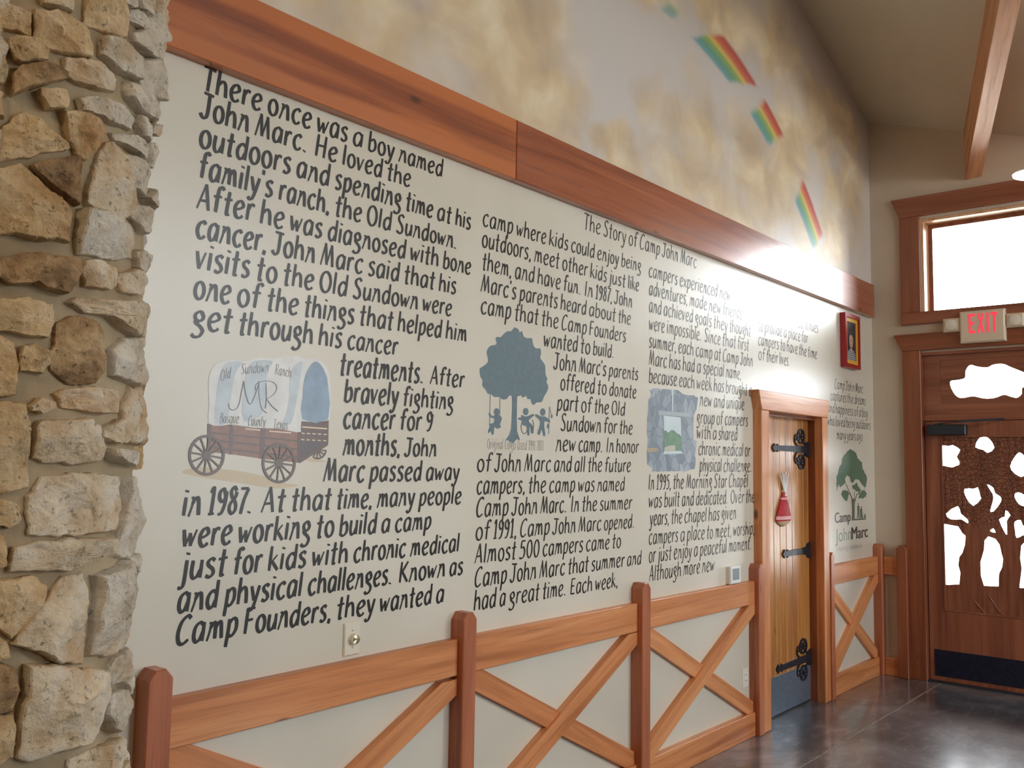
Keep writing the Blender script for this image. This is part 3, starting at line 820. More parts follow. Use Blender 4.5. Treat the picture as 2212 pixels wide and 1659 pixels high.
# ------------------------------------------------------------------ round fieldstone pillar
PCX, PCY, PR = .846, -.10, .408
def cyl(px, py):
    d = ray(px, py)
    ox, oy = C0.x-PCX, C0.y-PCY
    a = d.x*d.x+d.y*d.y; b = ox*d.x+oy*d.y; c = ox*ox+oy*oy-PR*PR
    disc = b*b-a*c
    ext = 0
    if disc < 0:
        s = -b/a
        ext = (math.hypot(ox+s*d.x, oy+s*d.y)-PR)/PR*2.2
    else:
        s = (-b-math.sqrt(disc))/a
    return (math.atan2(oy+s*d.y, ox+s*d.x)+ext, CAMZ+s*d.z)
A1 = crop(0, 0, .3376); A2 = crop(0, 540, .3376); A3 = crop(0, 1080, .349)
ST = [(A1, 'g', [(-60, 50), (60, 45), (130, 60), (195, 70), (190, 185), (160, 185), (80, 160), (-60, 130)]),
(A1, 'c', [(290, -70), (500, -60), (475, 50), (390, 20), (300, 0)]),
(A1, 'g', [(240, 60), (430, 75), (525, 130), (590, 200), (610, 350), (520, 335), (330, 285), (250, 240)]),
(A1, 'g', [(620, -50), (830, -40), (860, 60), (862, 220), (750, 190), (590, 140)]),
(A1, 'g', [(70, 235), (200, 230), (330, 290), (310, 350), (150, 370), (120, 355), (75, 265)]),
(A1, 'b', [(150, 420), (300, 405), (440, 450), (430, 490), (250, 520), (110, 575), (100, 470)]),
(A1, 'c', [(450, 365), (560, 375), (700, 425), (770, 500), (760, 570), (640, 545), (510, 500), (460, 430)]),
(A1, 'r', [(700, 225), (800, 260), (900, 330), (950, 380), (930, 500), (820, 450), (700, 340)]),
(A1, 'r', [(905, 65), (960, 95), (988, 130), (975, 180), (920, 145), (880, 110)]),
(A1, 'r', [(935, 0), (1005, 0), (1012, 60), (1000, 98), (940, 50)]),
(A1, 'r', [(820, -60), (925, -40), (920, 28), (840, 5)]),
(A1, 'r', [(930, -80), (1010, -60), (1012, -14), (935, -15)]),
(A1, 'r', [(905, 210), (980, 195), (1050, 270), (1068, 300), (1042, 372), (975, 332), (910, 265)]),
(A1, 'r', [(990, 115), (1040, 88), (1085, 150), (1080, 255), (1052, 265), (1005, 190)]),
(A1, 'r', [(950, 390), (1030, 395), (1066, 430), (1055, 640), (1000, 592), (945, 545)]),
(A1, 'r', [(868, 525), (960, 570), (1035, 650), (1045, 790), (960, 720), (860, 610)]),
(A1, 'g', [(290, 565), (450, 575), (460, 600), (440, 680), (330, 675), (290, 600)]),
(A1, 'r', [(545, 625), (640, 615), (780, 665), (900, 740), (915, 770), (890, 825), (740, 760), (570, 700)]),
(A1, 'g', [(440, 710), (560, 720), (700, 800), (680, 890), (590, 1005), (530, 960), (460, 820)]),
(A1, 'g', [(10, 850), (110, 735), (180, 722), (330, 790), (480, 930), (420, 945), (250, 960), (0, 1015), (-60, 1000), (-60, 880)]),
(A1, 'b', [(215, 1050), (520, 1000), (525, 1050), (515, 1290), (400, 1200), (270, 1110)]),
(A1, 'g', [(-60, 1075), (150, 1060), (280, 1180), (420, 1290), (470, 1350), (465, 1530), (250, 1500), (-60, 1460)]),
(A1, 'c', [(720, 910), (770, 920), (830, 1020), (850, 1150), (890, 1290), (880, 1370), (820, 1395), (600, 1300), (590, 1270), (660, 1060)]),
(A1, 'r', [(560, 1335), (800, 1400), (900, 1450), (920, 1520), (900, 1650), (760, 1640), (560, 1610), (540, 1500)]),
(A1, 'r', [(770, 850), (900, 870), (1000, 950), (995, 1020), (920, 970), (790, 895)]),
(A1, 'r', [(935, 745), (990, 790), (1028, 850), (1022, 912), (955, 865)]),
(A1, 'r', [(830, 1000), (920, 1010), (985, 1080), (975, 1262), (900, 1180), (855, 1090)]),
(A1, 'r', [(1002, 930), (1035, 925), (1045, 1060), (1004, 1065)]),
(A1, 'r', [(960, 1262), (1005, 1225), (1035, 1280), (1025, 1352)]),
(A1, 'r', [(905, 1310), (960, 1330), (1012, 1390), (1005, 1492), (960, 1470), (912, 1400)]),
(A1, 'r', [(1036, 798), (1058, 825), (1048, 865), (1030, 850)]),
(A1, 'g', [(-60, 300), (10, 310), (30, 370), (30, 480), (-60, 500)]),
(A1, 'b', [(-60, 1520), (0, 1520)]),
(A2, 'b', [(10, 60), (200, 15), (350, 40), (520, 50), (530, 90), (490, 190), (440, 265), (350, 240), (240, 200), (90, 205), (20, 160)]),
(A2, 'c', [(590, 75), (640, 65), (770, 120), (770, 220), (740, 245), (600, 215), (575, 140)]),
(A2, 'c', [(820, 150), (900, 150), (960, 150), (978, 180), (973, 270), (900, 270), (850, 260), (810, 210)]),
(A2, 'r', [(920, 15), (955, 20), (985, 50), (988, 150), (930, 110)]),
(A2, 'c', [(490, 330), (540, 300), (720, 320), (880, 340), (960, 370), (982, 480), (970, 560), (900, 530), (740, 420), (590, 400)]),
(A2, 'g', [(-60, 315), (200, 320), (370, 345), (365, 440), (330, 550), (200, 520), (-60, 480)]),
(A2, 'b', [(400, 470), (500, 425), (600, 430), (680, 490), (715, 560), (700, 640), (690, 780), (650, 840), (480, 835), (370, 760), (365, 680), (410, 600)]),
(A2, 'r', [(770, 640), (860, 580), (930, 580), (985, 640), (980, 760), (930, 860), (770, 800)]),
(A2, 'g', [(180, 625), (240, 610), (325, 655), (320, 720), (290, 775), (160, 760)]),
(A2, 'g', [(-60, 555), (20, 560), (100, 610), (105, 800), (110, 915), (-60, 935)]),
(A2, 'c', [(400, 920), (450, 890), (600, 885), (830, 900), (825, 1040), (700, 1030), (450, 1005)]),
(A2, 'c', [(215, 1000), (280, 960), (355, 980), (370, 1010), (290, 1030), (225, 1025)]),
(A2, 'g', [(-60, 985), (170, 990), (185, 1120), (195, 1300), (205, 1500), (100, 1540), (-60, 1545)]),
(A2, 'c', [(280, 1100), (450, 1100), (600, 1095), (690, 1130), (720, 1260), (700, 1340), (500, 1355), (320, 1350), (250, 1330), (265, 1200)]),
(A2, 'c', [(850, 990), (900, 890), (960, 900), (990, 1000), (980, 1240), (880, 1220), (840, 1090)]),
(A2, 'c', [(720, 1150), (790, 1105), (850, 1110), (855, 1190), (820, 1225), (760, 1220), (710, 1190)]),
(A2, 'r', [(740, 1270), (830, 1280), (880, 1290), (958, 1330), (952, 1390), (870, 1360), (800, 1360), (740, 1320)]),
(A3, 'c', [(205, -20), (300, -130), (500, -150), (800, -140), (805, 60), (770, 185), (640, 195), (450, 205), (380, 225), (225, 215), (215, 80)]),
(A3, 'g', [(-60, 20), (100, 25), (130, 60), (120, 130), (60, 160), (-60, 155)]),
(A3, 'c', [(120, 300), (250, 275), (450, 260), (690, 240), (710, 330), (600, 380), (470, 425), (270, 435), (100, 445)]),
(A3, 'r', [(850, -120), (925, -130), (940, 0), (945, 200), (912, 335), (830, 345), (760, 330), (795, 190), (830, 40)]),
(A3, 'g', [(-60, 230), (30, 240), (35, 400), (-60, 425)]),
(A3, 'g', [(-60, 530), (60, 510), (230, 500), (330, 550), (310, 600), (200, 750), (90, 860), (20, 790), (-60, 700)]),
(A3, 'c', [(430, 490), (560, 460), (580, 600), (575, 900), (560, 1010), (500, 1015), (370, 985), (250, 930), (105, 900), (250, 720)]),
(A3, 'r', [(640, 480), (720, 460), (820, 390), (850, 470), (870, 650), (880, 800), (840, 880), (740, 950), (610, 960), (640, 740), (660, 560)]),
(A3, 'r', [(848, 360), (905, 345), (910, 420), (870, 470)]),
(A3, 'r', [(882, 500), (922, 470), (915, 650), (885, 700)]),
(A3, 'r', [(770, 980), (880, 920), (895, 1000), (878, 1090), (750, 1145), (740, 1060)]),
(A3, 'c', [(190, 1035), (350, 1040), (500, 1055), (700, 1060), (715, 1200), (680, 1330), (640, 1440), (590, 1500), (380, 1560), (210, 1620), (145, 1600), (160, 1450), (190, 1200)]),
(A3, 'r', [(720, 1220), (800, 1180), (860, 1210), (865, 1390), (760, 1430), (720, 1400), (700, 1330)]),
(A3, 'b', [(-60, 1010), (90, 1060), (115, 1180), (80, 1300), (-60, 1360)]),
(A3, 'g', [(-60, 1380), (90, 1350), (100, 1430), (95, 1600), (-60, 1680)]),
(A3, 'c', [(480, 1620), (600, 1560), (780, 1490), (850, 1480), (865, 1600), (830, 1720), (500, 1760)]),
(A3, 'r', [(820, 1130), (872, 1100), (878, 1180), (850, 1220)]),
(A3, 'g', [(-60, 860), (0, 870), (70, 975), (-60, 1000)]),
(A2, 'b', [(-60, 15), (-5, 10), (0, 160), (-60, 190)])]
ST = [s for s in ST if len(s[2]) > 3]
import mathutils.noise as mn
def fbm(p, sc_):
    v = Vector(p)*sc_
    return mn.noise(v)+.5*mn.noise(v*2.1)+.25*mn.noise(v*4.3)
pil = thing('stone_pillar', (PCX, PCY, 0), 'round tan fieldstone pillar with thick sandy mortar at the left end of the lettered wall', 'pillar')
sv = MB()
def add_stone(poly, m):
    """poly: list of (theta, z)"""
    P = [Vector((t_*PR, z)) for t_, z in poly]
    n = len(P)
    per = sum((P[i]-P[i-1]).length for i in range(n))
    step = max(.007, per/90)
    ring = []
    for i in range(n):
        a, b = P[i], P[(i+1) % n]
        k = max(1, int((b-a).length/step))
        for j in range(k): ring.append(a.lerp(b, j/k))
    N = len(ring)
    # soften the corners, roughen the outline
    c = sum(ring, Vector((0, 0)))/N
    ring = [p+(p-c).normalized()*.007 for p in ring]
    sd = random.uniform(0, 100)
    ring = [p+(p-c).normalized()*(.007*mn.noise(Vector((p.x*30, p.y*30, sd)))+.004*mn.noise(Vector((p.x*110, p.y*110, sd)))) for p in ring]
    size = math.sqrt(per)*.5
    H = random.uniform(.030, .046)*min(1.0, .5+size)
    fac = []
    for k in range(5):
        a_ = random.uniform(0, 6.283); m_ = random.uniform(.12, .42)
        fac.append((m_*math.cos(a_), m_*math.sin(a_), random.uniform(.0, .016)*min(1, size*2.5)))
    tx, tz = random.uniform(-.05, .05), random.uniform(-.05, .05)
    rings = []
    for (k, hf, rg) in ((1.0, None, 0), (1.0, -.1, .002), (.99, .55, .004), (.97, .86, .005), (.93, 1, .006), (.86, 1, .007), (.77, 1, .008), (.67, 1, .008), (.56, 1, .008), (.45, 1, .008), (.34, 1, .008), (.23, 1, .008), (.12, 1, .008)):
        R2 = []
        for p in ring:
            q = c+(p-c)*k
            if hf is None: R2.append((q, -.05)); continue
            fz_ = min(o_+gx*(q.x-c.x)+gz*(q.y-c.y) for gx, gz, o_ in fac)+tx*(q.x-c.x)+tz*(q.y-c.y)
            fz_ = max(fz_, -H*.62)
            hh = H*hf+fz_*max(0, hf)+rg*fbm((q.x, q.y, sd), 22)+rg*.5*mn.noise(Vector((q.x*80, q.y*80, sd)))
            R2.append((q, hh))
        rings.append(R2)
    V = []; F = []
    def P3(q, h):
        th = q.x/PR; r = PR-.034+h
        return (PCX+r*math.cos(th), PCY+r*math.sin(th), q.y)
    for R2 in rings: V += [P3(q, h) for q, h in R2]
    V.append(P3(c, H+min(o_ for _, _, o_ in fac)))
    for k in range(len(rings)-1):
        for i in range(N):
            F.append((k*N+i, k*N+(i+1) % N, (k+1)*N+(i+1) % N, (k+1)*N+i))
    k = len(rings)-1
    for i in range(N): F.append((k*N+i, k*N+(i+1) % N, len(V)-1))
    sv.add(V, F, m)
MI = {'c': 0, 'g': 1, 'b': 2, 'r': 3}
for fn_, m, pts in ST:
    add_stone([cyl(*fn_(*p)) for p in pts], MI[m])
# the rest of the pillar, beyond what the photo shows: laid in courses
def course_fill(t0, t1, z0, z1):
    z = z0
    while z < z1-.03:
        h = min(random.uniform(.09, .17), z1-z)
        t_ = t0
        while t_ < t1-.02:
            w_ = min(random.uniform(.10, .26)/PR, t1-t_)
            if t1-t_-w_ < .12: w_ = t1-t_
            g = .013
            j = lambda s: random.uniform(-s, s)
            a, b, c, d = t_+g/PR, t_+w_-g/PR, z+g, z+h-g
            add_stone([(a+j(.02), c+j(.01)), ((a+b)/2, c+j(.012)), (b+j(.02), c+j(.012)), (b+j(.015), (c+d)/2), (b+j(.03), d+j(.012)), ((a+b)/2+j(.05), d+j(.012)), (a+j(.03), d+j(.01)), (a+j(.015), (c+d)/2)], random.choice((0, 0, 1, 3, 2)))
            t_ += w_
        z += h
Z0, Z1 = .90, 2.80
Tl = cyl(-20, 830)[0]; Tr = R_(-14)
course_fill(-math.pi-.25, Tl-.02, 0.02, 4.6)
course_fill(Tl, Tr, 0.02, .885)
course_fill(Tl, Tr, 2.80, 4.6)
course_fill(Tr, .25, 0.02, 4.6)
sv.build('stone_facing', [M['st_cream'], M['st_gold'], M['st_brown'], M['st_grey']], pil, smooth=.38)
V = []; F = []
nu, nv = 160, 300
HZ = 4.7
for j in range(nv+1):
    z = HZ*j/nv
    for i in range(nu):
        a = 2*math.pi*i/nu
        r = PR-.036+.006*fbm((math.cos(a)*PR*9, math.sin(a)*PR*9, z*9), 1)+.0022*mn.noise(Vector((math.cos(a)*PR*60, math.sin(a)*PR*60, z*60)))
        V.append((PCX+r*math.cos(a), PCY+r*math.sin(a), z))
for j in range(nv):
    for i in range(nu):
        F.append((j*nu+i, j*nu+(i+1) % nu, (j+1)*nu+(i+1) % nu, (j+1)*nu+i))
F.append(tuple(range(nu))); F.append(tuple(range((nv+1)*nu-1, nv*nu-1, -1)))
mo('mortar', V, F, M['mortar'], pil, smooth=0)

# ------------------------------------------------------------------ hand lettering on the mural wall
GL = {
'a': (.46, [[(.36, .58), (.23, .66), (.08, .5), (.05, .18), (.14, .0), (.27, .08), (.36, .32)], [(.39, .66), (.36, .0)]]),
'b': (.44, [[(.08, 1.0), (.05, .0)], [(.06, .05), (.2, .0), (.35, .15), (.37, .42), (.27, .62), (.10, .50)]]),
'c': (.42, [[(.36, .55), (.27, .66), (.1, .52), (.05, .25), (.14, .02), (.26, .0), (.37, .12)]]),
'd': (.47, [[(.36, .56), (.21, .62), (.07, .42), (.06, .16), (.16, .0), (.28, .08), (.36, .28)], [(.41, 1.0), (.37, .0)]]),
'e': (.43, [[(.06, .30), (.24, .36), (.36, .48), (.30, .64), (.17, .62), (.06, .42), (.06, .18), (.15, .01), (.27, .01), (.37, .11)]]),
'f': (.34, [[(.37, .90), (.30, 1.0), (.2, .94), (.16, .7), (.12, .0)], [(.0, .59), (.31, .63)]]),
'g': (.42, [[(.34, .60), (.2, .66), (.08, .54), (.09, .38), (.2, .30), (.31, .38), (.33, .52), (.26, .62)], [(.12, .36), (.1, .24), (.26, .10), (.35, -.06), (.26, -.27), (.1, -.31), (.0, -.22)]]),
'h': (.47, [[(.08, 1.0), (.04, .0)], [(.07, .42), (.2, .6), (.31, .57), (.36, .38), (.38, .0)]]),
'i': (.17, [[(.08, .66), (.05, .0)], [(.085, .84), (.10, .92)]]),
'j': (.20, [[(.13, .66), (.10, -.08), (.03, -.29), (-.09, -.28)], [(.14, .84), (.155, .92)]]),
'k': (.42, [[(.08, 1.0), (.04, .0)], [(.34, .63), (.08, .30)], [(.14, .36), (.39, .0)]]),
'l': (.17, [[(.09, 1.0), (.05, .0)]]),
'm': (.64, [[(.04, .62), (.11, .62), (.09, .35), (.01, -.03)], [(.09, .42), (.2, .62), (.27, .58), (.29, .35), (.29, .02)], [(.29, .40), (.40, .62), (.48, .58), (.51, .35), (.54, .0)]]),
'n': (.46, [[(.04, .62), (.12, .62), (.10, .35), (.0, -.04)], [(.10, .40), (.2, .6), (.30, .6), (.34, .4), (.37, .0)]]),
'o': (.44, 'O', (.21, .32, .17, .325)),
'p': (.44, [[(.09, .64), (.07, .2), (.02, -.36)], [(.09, .48), (.22, .64), (.35, .56), (.36, .25), (.22, .02), (.07, .06)]]),
'q': (.46, [[(.36, .58), (.23, .66), (.08, .5), (.05, .18), (.14, .0), (.27, .08), (.36, .32)], [(.39, .64), (.36, -.36)]]),
'r': (.33, [[(.08, .64), (.05, .0)], [(.08, .42), (.18, .62), (.32, .60)]]),
's': (.36, [[(.31, .58), (.2, .66), (.08, .56), (.1, .42), (.24, .29), (.28, .13), (.17, .0), (.02, .06)]]),
't': (.32, [[(.18, .94), (.13, .1), (.17, .01), (.24, .04)], [(.0, .59), (.31, .64)]]),
'u': (.44, [[(.07, .64), (.05, .2), (.12, .01), (.24, .06), (.34, .3)], [(.37, .64), (.35, .0)]]),
'v': (.38, [[(.02, .64), (.14, .0)], [(.14, .0), (.34, .64)]]),
'w': (.54, [[(.02, .64), (.11, .02)], [(.11, .02), (.27, .5)], [(.27, .5), (.32, .02)], [(.32, .02), (.51, .62)]]),
'x': (.38, [[(.03, .63), (.33, .0)], [(.33, .64), (.0, .0)]]),
'y': (.41, [[(.03, .64), (.17, .06)], [(.37, .64), (.22, .0), (.12, -.27), (.02, -.31), (-.06, -.22)]]),
'A': (.50, [[(.0, 0), (.26, 1)], [(.26, 1), (.42, 0)], [(.10, .33), (.37, .36)]]),
'B': (.43, [[(.07, 1), (.03, 0)], [(.05, .95), (.28, .97), (.32, .75), (.22, .55), (.08, .52)], [(.1, .52), (.32, .46), (.36, .2), (.22, .02), (.03, .03)]]),
'C': (.50, [[(.46, .88), (.34, .99), (.14, .78), (.05, .4), (.1, .08), (.25, .0), (.43, .14)]]),
'E': (.42, [[(.08, .98), (.03, 0)], [(.07, .95), (.37, .96)], [(.05, .5), (.31, .52)], [(.03, .03), (.35, .04)]]),
'F': (.42, [[(.08, .98), (.03, 0)], [(.07, .95), (.39, .96)], [(.05, .5), (.33, .53)]]),
'H': (.52, [[(.08, 1), (.03, 0)], [(.43, 1), (.38, 0)], [(.05, .5), (.40, .53)]]),
'I': (.19, [[(.09, 1), (.04, 0)]]),
'J': (.42, [[(.04, .95), (.44, .92)], [(.28, .93), (.25, .2), (.16, .01), (.05, .03), (-.03, .16)]]),
'K': (.48, [[(.08, 1), (.03, 0)], [(.42, 1), (.08, .43)], [(.14, .5), (.44, .0)]]),
'L': (.36, [[(.07, 1), (.03, .03)], [(.03, .03), (.32, .03)]]),
'M': (.66, [[(.0, 0), (.17, 1)], [(.17, 1), (.28, .05)], [(.28, .05), (.46, .96)], [(.46, .96), (.56, .0)]]),
'O': (.56, 'O', (.27, .48, .225, .485)),
'R': (.45, [[(.07, 1), (.03, 0)], [(.05, .95), (.3, .98), (.36, .75), (.26, .55), (.07, .5)], [(.15, .5), (.4, 0)]]),
'S': (.48, [[(.42, .88), (.3, 1), (.14, .9), (.14, .68), (.32, .44), (.37, .18), (.24, .0), (.02, .1)]]),
'T': (.46, [[(.0, .93), (.1, .97), (.46, .91)], [(.25, .93), (.21, 0)]]),
'U': (.46, [[(.05, 1), (.03, .2), (.14, 0), (.28, .06), (.34, .3)], [(.38, 1), (.35, 0)]]),
'0': (.42, 'O', (.2, .48, .165, .48)),
'1': (.31, [[(.05, .8), (.17, .97), (.13, 0)], [(.0, .01), (.26, .03)]]),
'2': (.38, [[(.05, .8), (.18, .98), (.32, .8), (.25, .5), (.03, .03)], [(.03, .03), (.35, .04)]]),
'3': (.38, [[(.04, .9), (.2, .98), (.32, .8), (.18, .54), (.33, .3), (.22, .02), (.02, .08)]]),
'5': (.40, [[(.36, .95), (.12, .95)], [(.12, .95), (.08, .56)], [(.08, .56), (.25, .6), (.34, .35), (.27, .08), (.1, 0), (.0, .06)]]),
'7': (.36, [[(.03, .95), (.38, .96)], [(.38, .96), (.2, .5), (.1, -.02)]]),
'8': (.41, [[(.32, .85), (.2, 1), (.08, .85), (.12, .65), (.3, .4), (.32, .15), (.18, 0), (.05, .15), (.08, .38), (.28, .62), (.33, .82)]]),
'9': (.42, [[(.33, .7), (.22, .97), (.07, .85), (.06, .62), (.18, .48), (.3, .58), (.35, .82)], [(.36, .88), (.32, .4), (.2, .05), (.05, -.01)]]),
'-': (.27, [[(.03, .4), (.22, .41)]]),
'.': (.16, [[(.05, .0), (.07, .07)]]), ',': (.16, [[(.08, .08), (.03, -.12)]]), "'": (.11, [[(.05, 1.0), (.03, .80)]]),
}
THIN = {('n', 0), ('m', 0), ('A', 0), ('M', 0), ('M', 2), ('w', 1), ('w', 3), ('v', 1), ('k', 1)}
def word_adv(wd): return sum(GL[c][0] for c in wd)+.07*len(wd)-.07
_ly = [0]
def stroke(mb, pts, wbase, fn, kth=1.0, nib=R_(24), closed=False, lay=.0006):
    P = catmull([(a, b, 0) for a, b in pts], 7, closed) if len(pts) > 2 else [Vector((pts[0][0], pts[0][1], 0)).lerp(Vector((pts[1][0], pts[1][1], 0)), i/2) for i in range(3)]
    n = len(P)
    V = []; F = []
    _ly[0] = (_ly[0]+1) % 4
    y = lay+.00012*_ly[0]
    for i, p in enumerate(P):
        a = P[i-1] if (i or closed) else p
        b = P[(i+1) % n] if (i < n-1 or closed) else p
        t_ = (b-a).normalized()
        an = math.atan2(t_.y, t_.x)
        w_ = wbase*kth*(.58+.46*abs(math.sin(an-nib)))
        if not closed and (i == 0 or i == n-1): w_ *= .86
        yy = y+.00010*i/n
        V.append(fn(p.x-t_.y*w_/2, p.y+t_.x*w_/2, yy)); V.append(fn(p.x+t_.y*w_/2, p.y-t_.x*w_/2, yy))
    for i in range(n if closed else n-1):
        j = (i+1) % n
        F.append((2*i, 2*i+1, 2*j+1, 2*j))
    mb.add(V, F)
def letters(mb, wd, x0, z0, x1, z1, H, wt=.105, slant=.07):
    """one word from (x0,z0) to (x1,z1) on the wall, cap height H"""
    L = math.hypot(x1-x0, z1-z0)
    ux, uz = (x1-x0)/L, (z1-z0)/L
    sx = L/word_adv(wd)
    cur = 0.0
    for ch in wd:
        g = GL[ch]
        ja, jb = random.uniform(-.012, .012), random.uniform(.97, 1.03)
        def mp(p):
            a = (cur+p[0])*sx+(p[1]-.33)*slant*H
            b = (p[1]*jb+ja)*H
            return (x0+ux*a, z0+uz*a+b)
        # stroke widths in metres
        wb = wt*H
        if g[1] == 'O':
            cx, cy, rx, ry = g[2]
            stroke(mb, [mp((cx+rx*math.cos(k*math.pi/5), cy+ry*math.sin(k*math.pi/5))) for k in range(10)], wb, fW(), 1, closed=True)
        else:
            for k, st in enumerate(g[1]):
                kt = .62 if (ch, k) in THIN else 1.0
                if ch in '.,' or (ch in 'ij' and k == 1): kt = 1.15
                if not kt == 1.15: kt *= min(1.0, .45+.55*sx/H*1.15)
                stroke(mb, [mp(p) for p in st], wb, fW(), kt)
        cur += g[0]+.07
def block(name, label, crp, lines, H, wt=.105, mat='ink', slant=.07, parent=None, taper=(1, 1)):
    """lines: (words, starts, end, y0, y1) read in crop pixels; H: cap height in metres (top, bottom line)"""
    mb = MB()
    nl = len(lines)
    for k, ln in enumerate(lines):
        cf = ln[5] if len(ln) > 5 else crp
        wd, xs, xe, y0, y1 = ln[:5]
        hh = H[0]+(H[1]-H[0])*k/max(1, nl-1)
        wd = wd.split()
        yb = lambda x: y0+(y1-y0)*(x-xs[0])/(xe-xs[0])
        for i, w_ in enumerate(wd):
            a = WL(*cf(xs[i], yb(xs[i])))
            if i < len(wd)-1:
                b = WL(*cf(xs[i+1], yb(xs[i+1])))
                gap = .30*hh*(1.6 if w_[-1] == '.' else 1.0)
                Lw = math.hypot(b[0]-a[0], b[1]-a[1])
                gap = min(gap, Lw*.42)
                b = (a[0]+(b[0]-a[0])*(1-gap/Lw), a[1]+(b[1]-a[1])*(1-gap/Lw))
            else:
                b = WL(*cf(xe, yb(xe)))
            letters(mb, w_, a[0], a[1], b[0], b[1], hh*(taper[0]+(taper[1]-taper[0])*i/max(1, len(wd)-1)), wt, slant)
    o = mb.build(name, M[mat], parent or wall_left, smooth=-1)
    return tag(o, label)
BA = crop(400, 130, .29837); BB = crop(400, 540, .29837); BC = crop(370, 960, .29837)
BD = crop(1010, 440, .27125); BE = crop(1010, 720, .18987); BF = crop(1010, 960, .22901)
BG = crop(1390, 560, .18692); BH = crop(1390, 830, .13264); BI = crop(1390, 1010, .16279)
BJ = crop(1620, 640, .1085); BK = crop(1770, 800, .2529)
block('painted_lettering', 'black hand lettered story column next to the stone pillar', BA, [
 ('There once was a boy named', [125, 600, 955, 1215, 1325, 1548], 1865, 214, 846),
 ('John Marc. He loved the', [115, 510, 945, 1140, 1462], 1632, 413, 922),
 ('outdoors and spending time at his', [103, 808, 1085, 1598, 1825, 1958], 2068, 627, 1228),
 ("family's ranch, the Old Sundown.", [100, 680, 1085, 1315, 1528], 1965, 848, 1368),
 ('After he was diagnosed with bone', [88, 545, 760, 1033, 1630, 1868], 2068, 1070, 1553),
 ('cancer, John Marc said that his', [78, 635, 982, 1325, 1585, 1838], 1962, 1281, 1696),
 ('visits to the Old Sundown were', [75, 515, 710, 972, 1213, 1720], 1930, 132, 478, BB),
 ('one of the things that helped him', [62, 378, 592, 862, 1262, 1540, 1888], 2040, 350, 666, BB),
 ('get through his cancer', [50, 388, 968, 1175], 1540, 567, 762, BB),
 ('treatments. After', [1120, 1775], 2022, 903, 996, BB),
 ('bravely fighting', [1152, 1578], 1942, 1099, 1155, BB),
 ('cancer for 9', [1145, 1555, 1745], 1792, 1289, 1309, BB),
 ('months, John', [1145, 1592], 1820, 1484, 1494, BB),
 ('Marc passed away', [1105, 1438, 1845], 2085, 271, 257, BC),
 ('in 1987. At that time, many people', [82, 268, 655, 870, 1198, 1492, 1795], 2100, 517, 427, BC),
 ('were working to build a camp', [80, 487, 1050, 1218, 1522, 1620], 1882, 746, 612, BC),
 ('just for kids with chronic medical', [75, 450, 703, 1020, 1320, 1732], 2085, 979, 773, BC),
 ('and physical challenges. Known as', [45, 388, 990, 1652, 2015], 2112, 1218, 938, BC),
 ('Camp Founders, they wanted a', [33, 530, 1198, 1510, 1918], 1975, 1454, 1138, BC)], (.083, .083), .155, 'ink', .07, None, (1.03, .90))
block('painted_lettering', 'black hand lettered story column around the blue tree', BD, [
 ('camp where kids could enjoy being', [120, 390, 650, 825, 1033, 1225], 1382, 175, 543),
 ('outdoors, meet other kids just like', [115, 532, 755, 978, 1130, 1278], 1365, 342, 698),
 ('them, and have fun. In 1987, John', [117, 378, 558, 765, 935, 1020, 1172], 1312, 526, 830),
 ("Marc's parents heard about the", [108, 415, 742, 968, 1200], 1300, 700, 966),
 ('camp that the Camp Founders', [105, 375, 590, 748, 972], 1262, 873, 1103),
 ('wanted to build.', [607, 900, 1000], 1165, 1138, 1230),
 ("John Marc's parents", [983, 1270, 1608], 1942, 406, 534, BE),
 ('offered to donate', [1057, 1478, 1612], 1920, 642, 742, BE),
 ('part of the Old', [1018, 1293, 1443, 1638], 1793, 874, 936, BE),
 ('Sundown for the', [1058, 1550, 1730], 1878, 1106, 1151, BE),
 ('new camp. In honor', [1005, 1263, 1583, 1693], 1947, 1338, 1362, BE),
 ('of John Marc and all the future', [107, 312, 648, 985, 1217, 1370, 1562], 1857, 1571, 1575, BE),
 ('campers, the camp was named', [85, 575, 770, 1043, 1225], 1482, 469, 436, BF),
 ('Camp John Marc. In the summer', [80, 420, 690, 978, 1080, 1248], 1552, 684, 607, BF),
 ('of 1991, Camp John Marc opened.', [75, 245, 495, 805, 1048, 1287], 1572, 905, 784, BF),
 ('Almost 500 campers came to', [70, 490, 708, 1117, 1365], 1448, 1123, 970, BF),
 ('Camp John Marc that summer and', [65, 405, 680, 948, 1168, 1505], 1640, 1346, 1128, BF),
 ('had a great time. Each week,', [60, 303, 393, 708, 972, 1205], 1418, 1567, 1341, BF)], (.077, .079), .125, 'ink', .07, None, (1.03, .93))
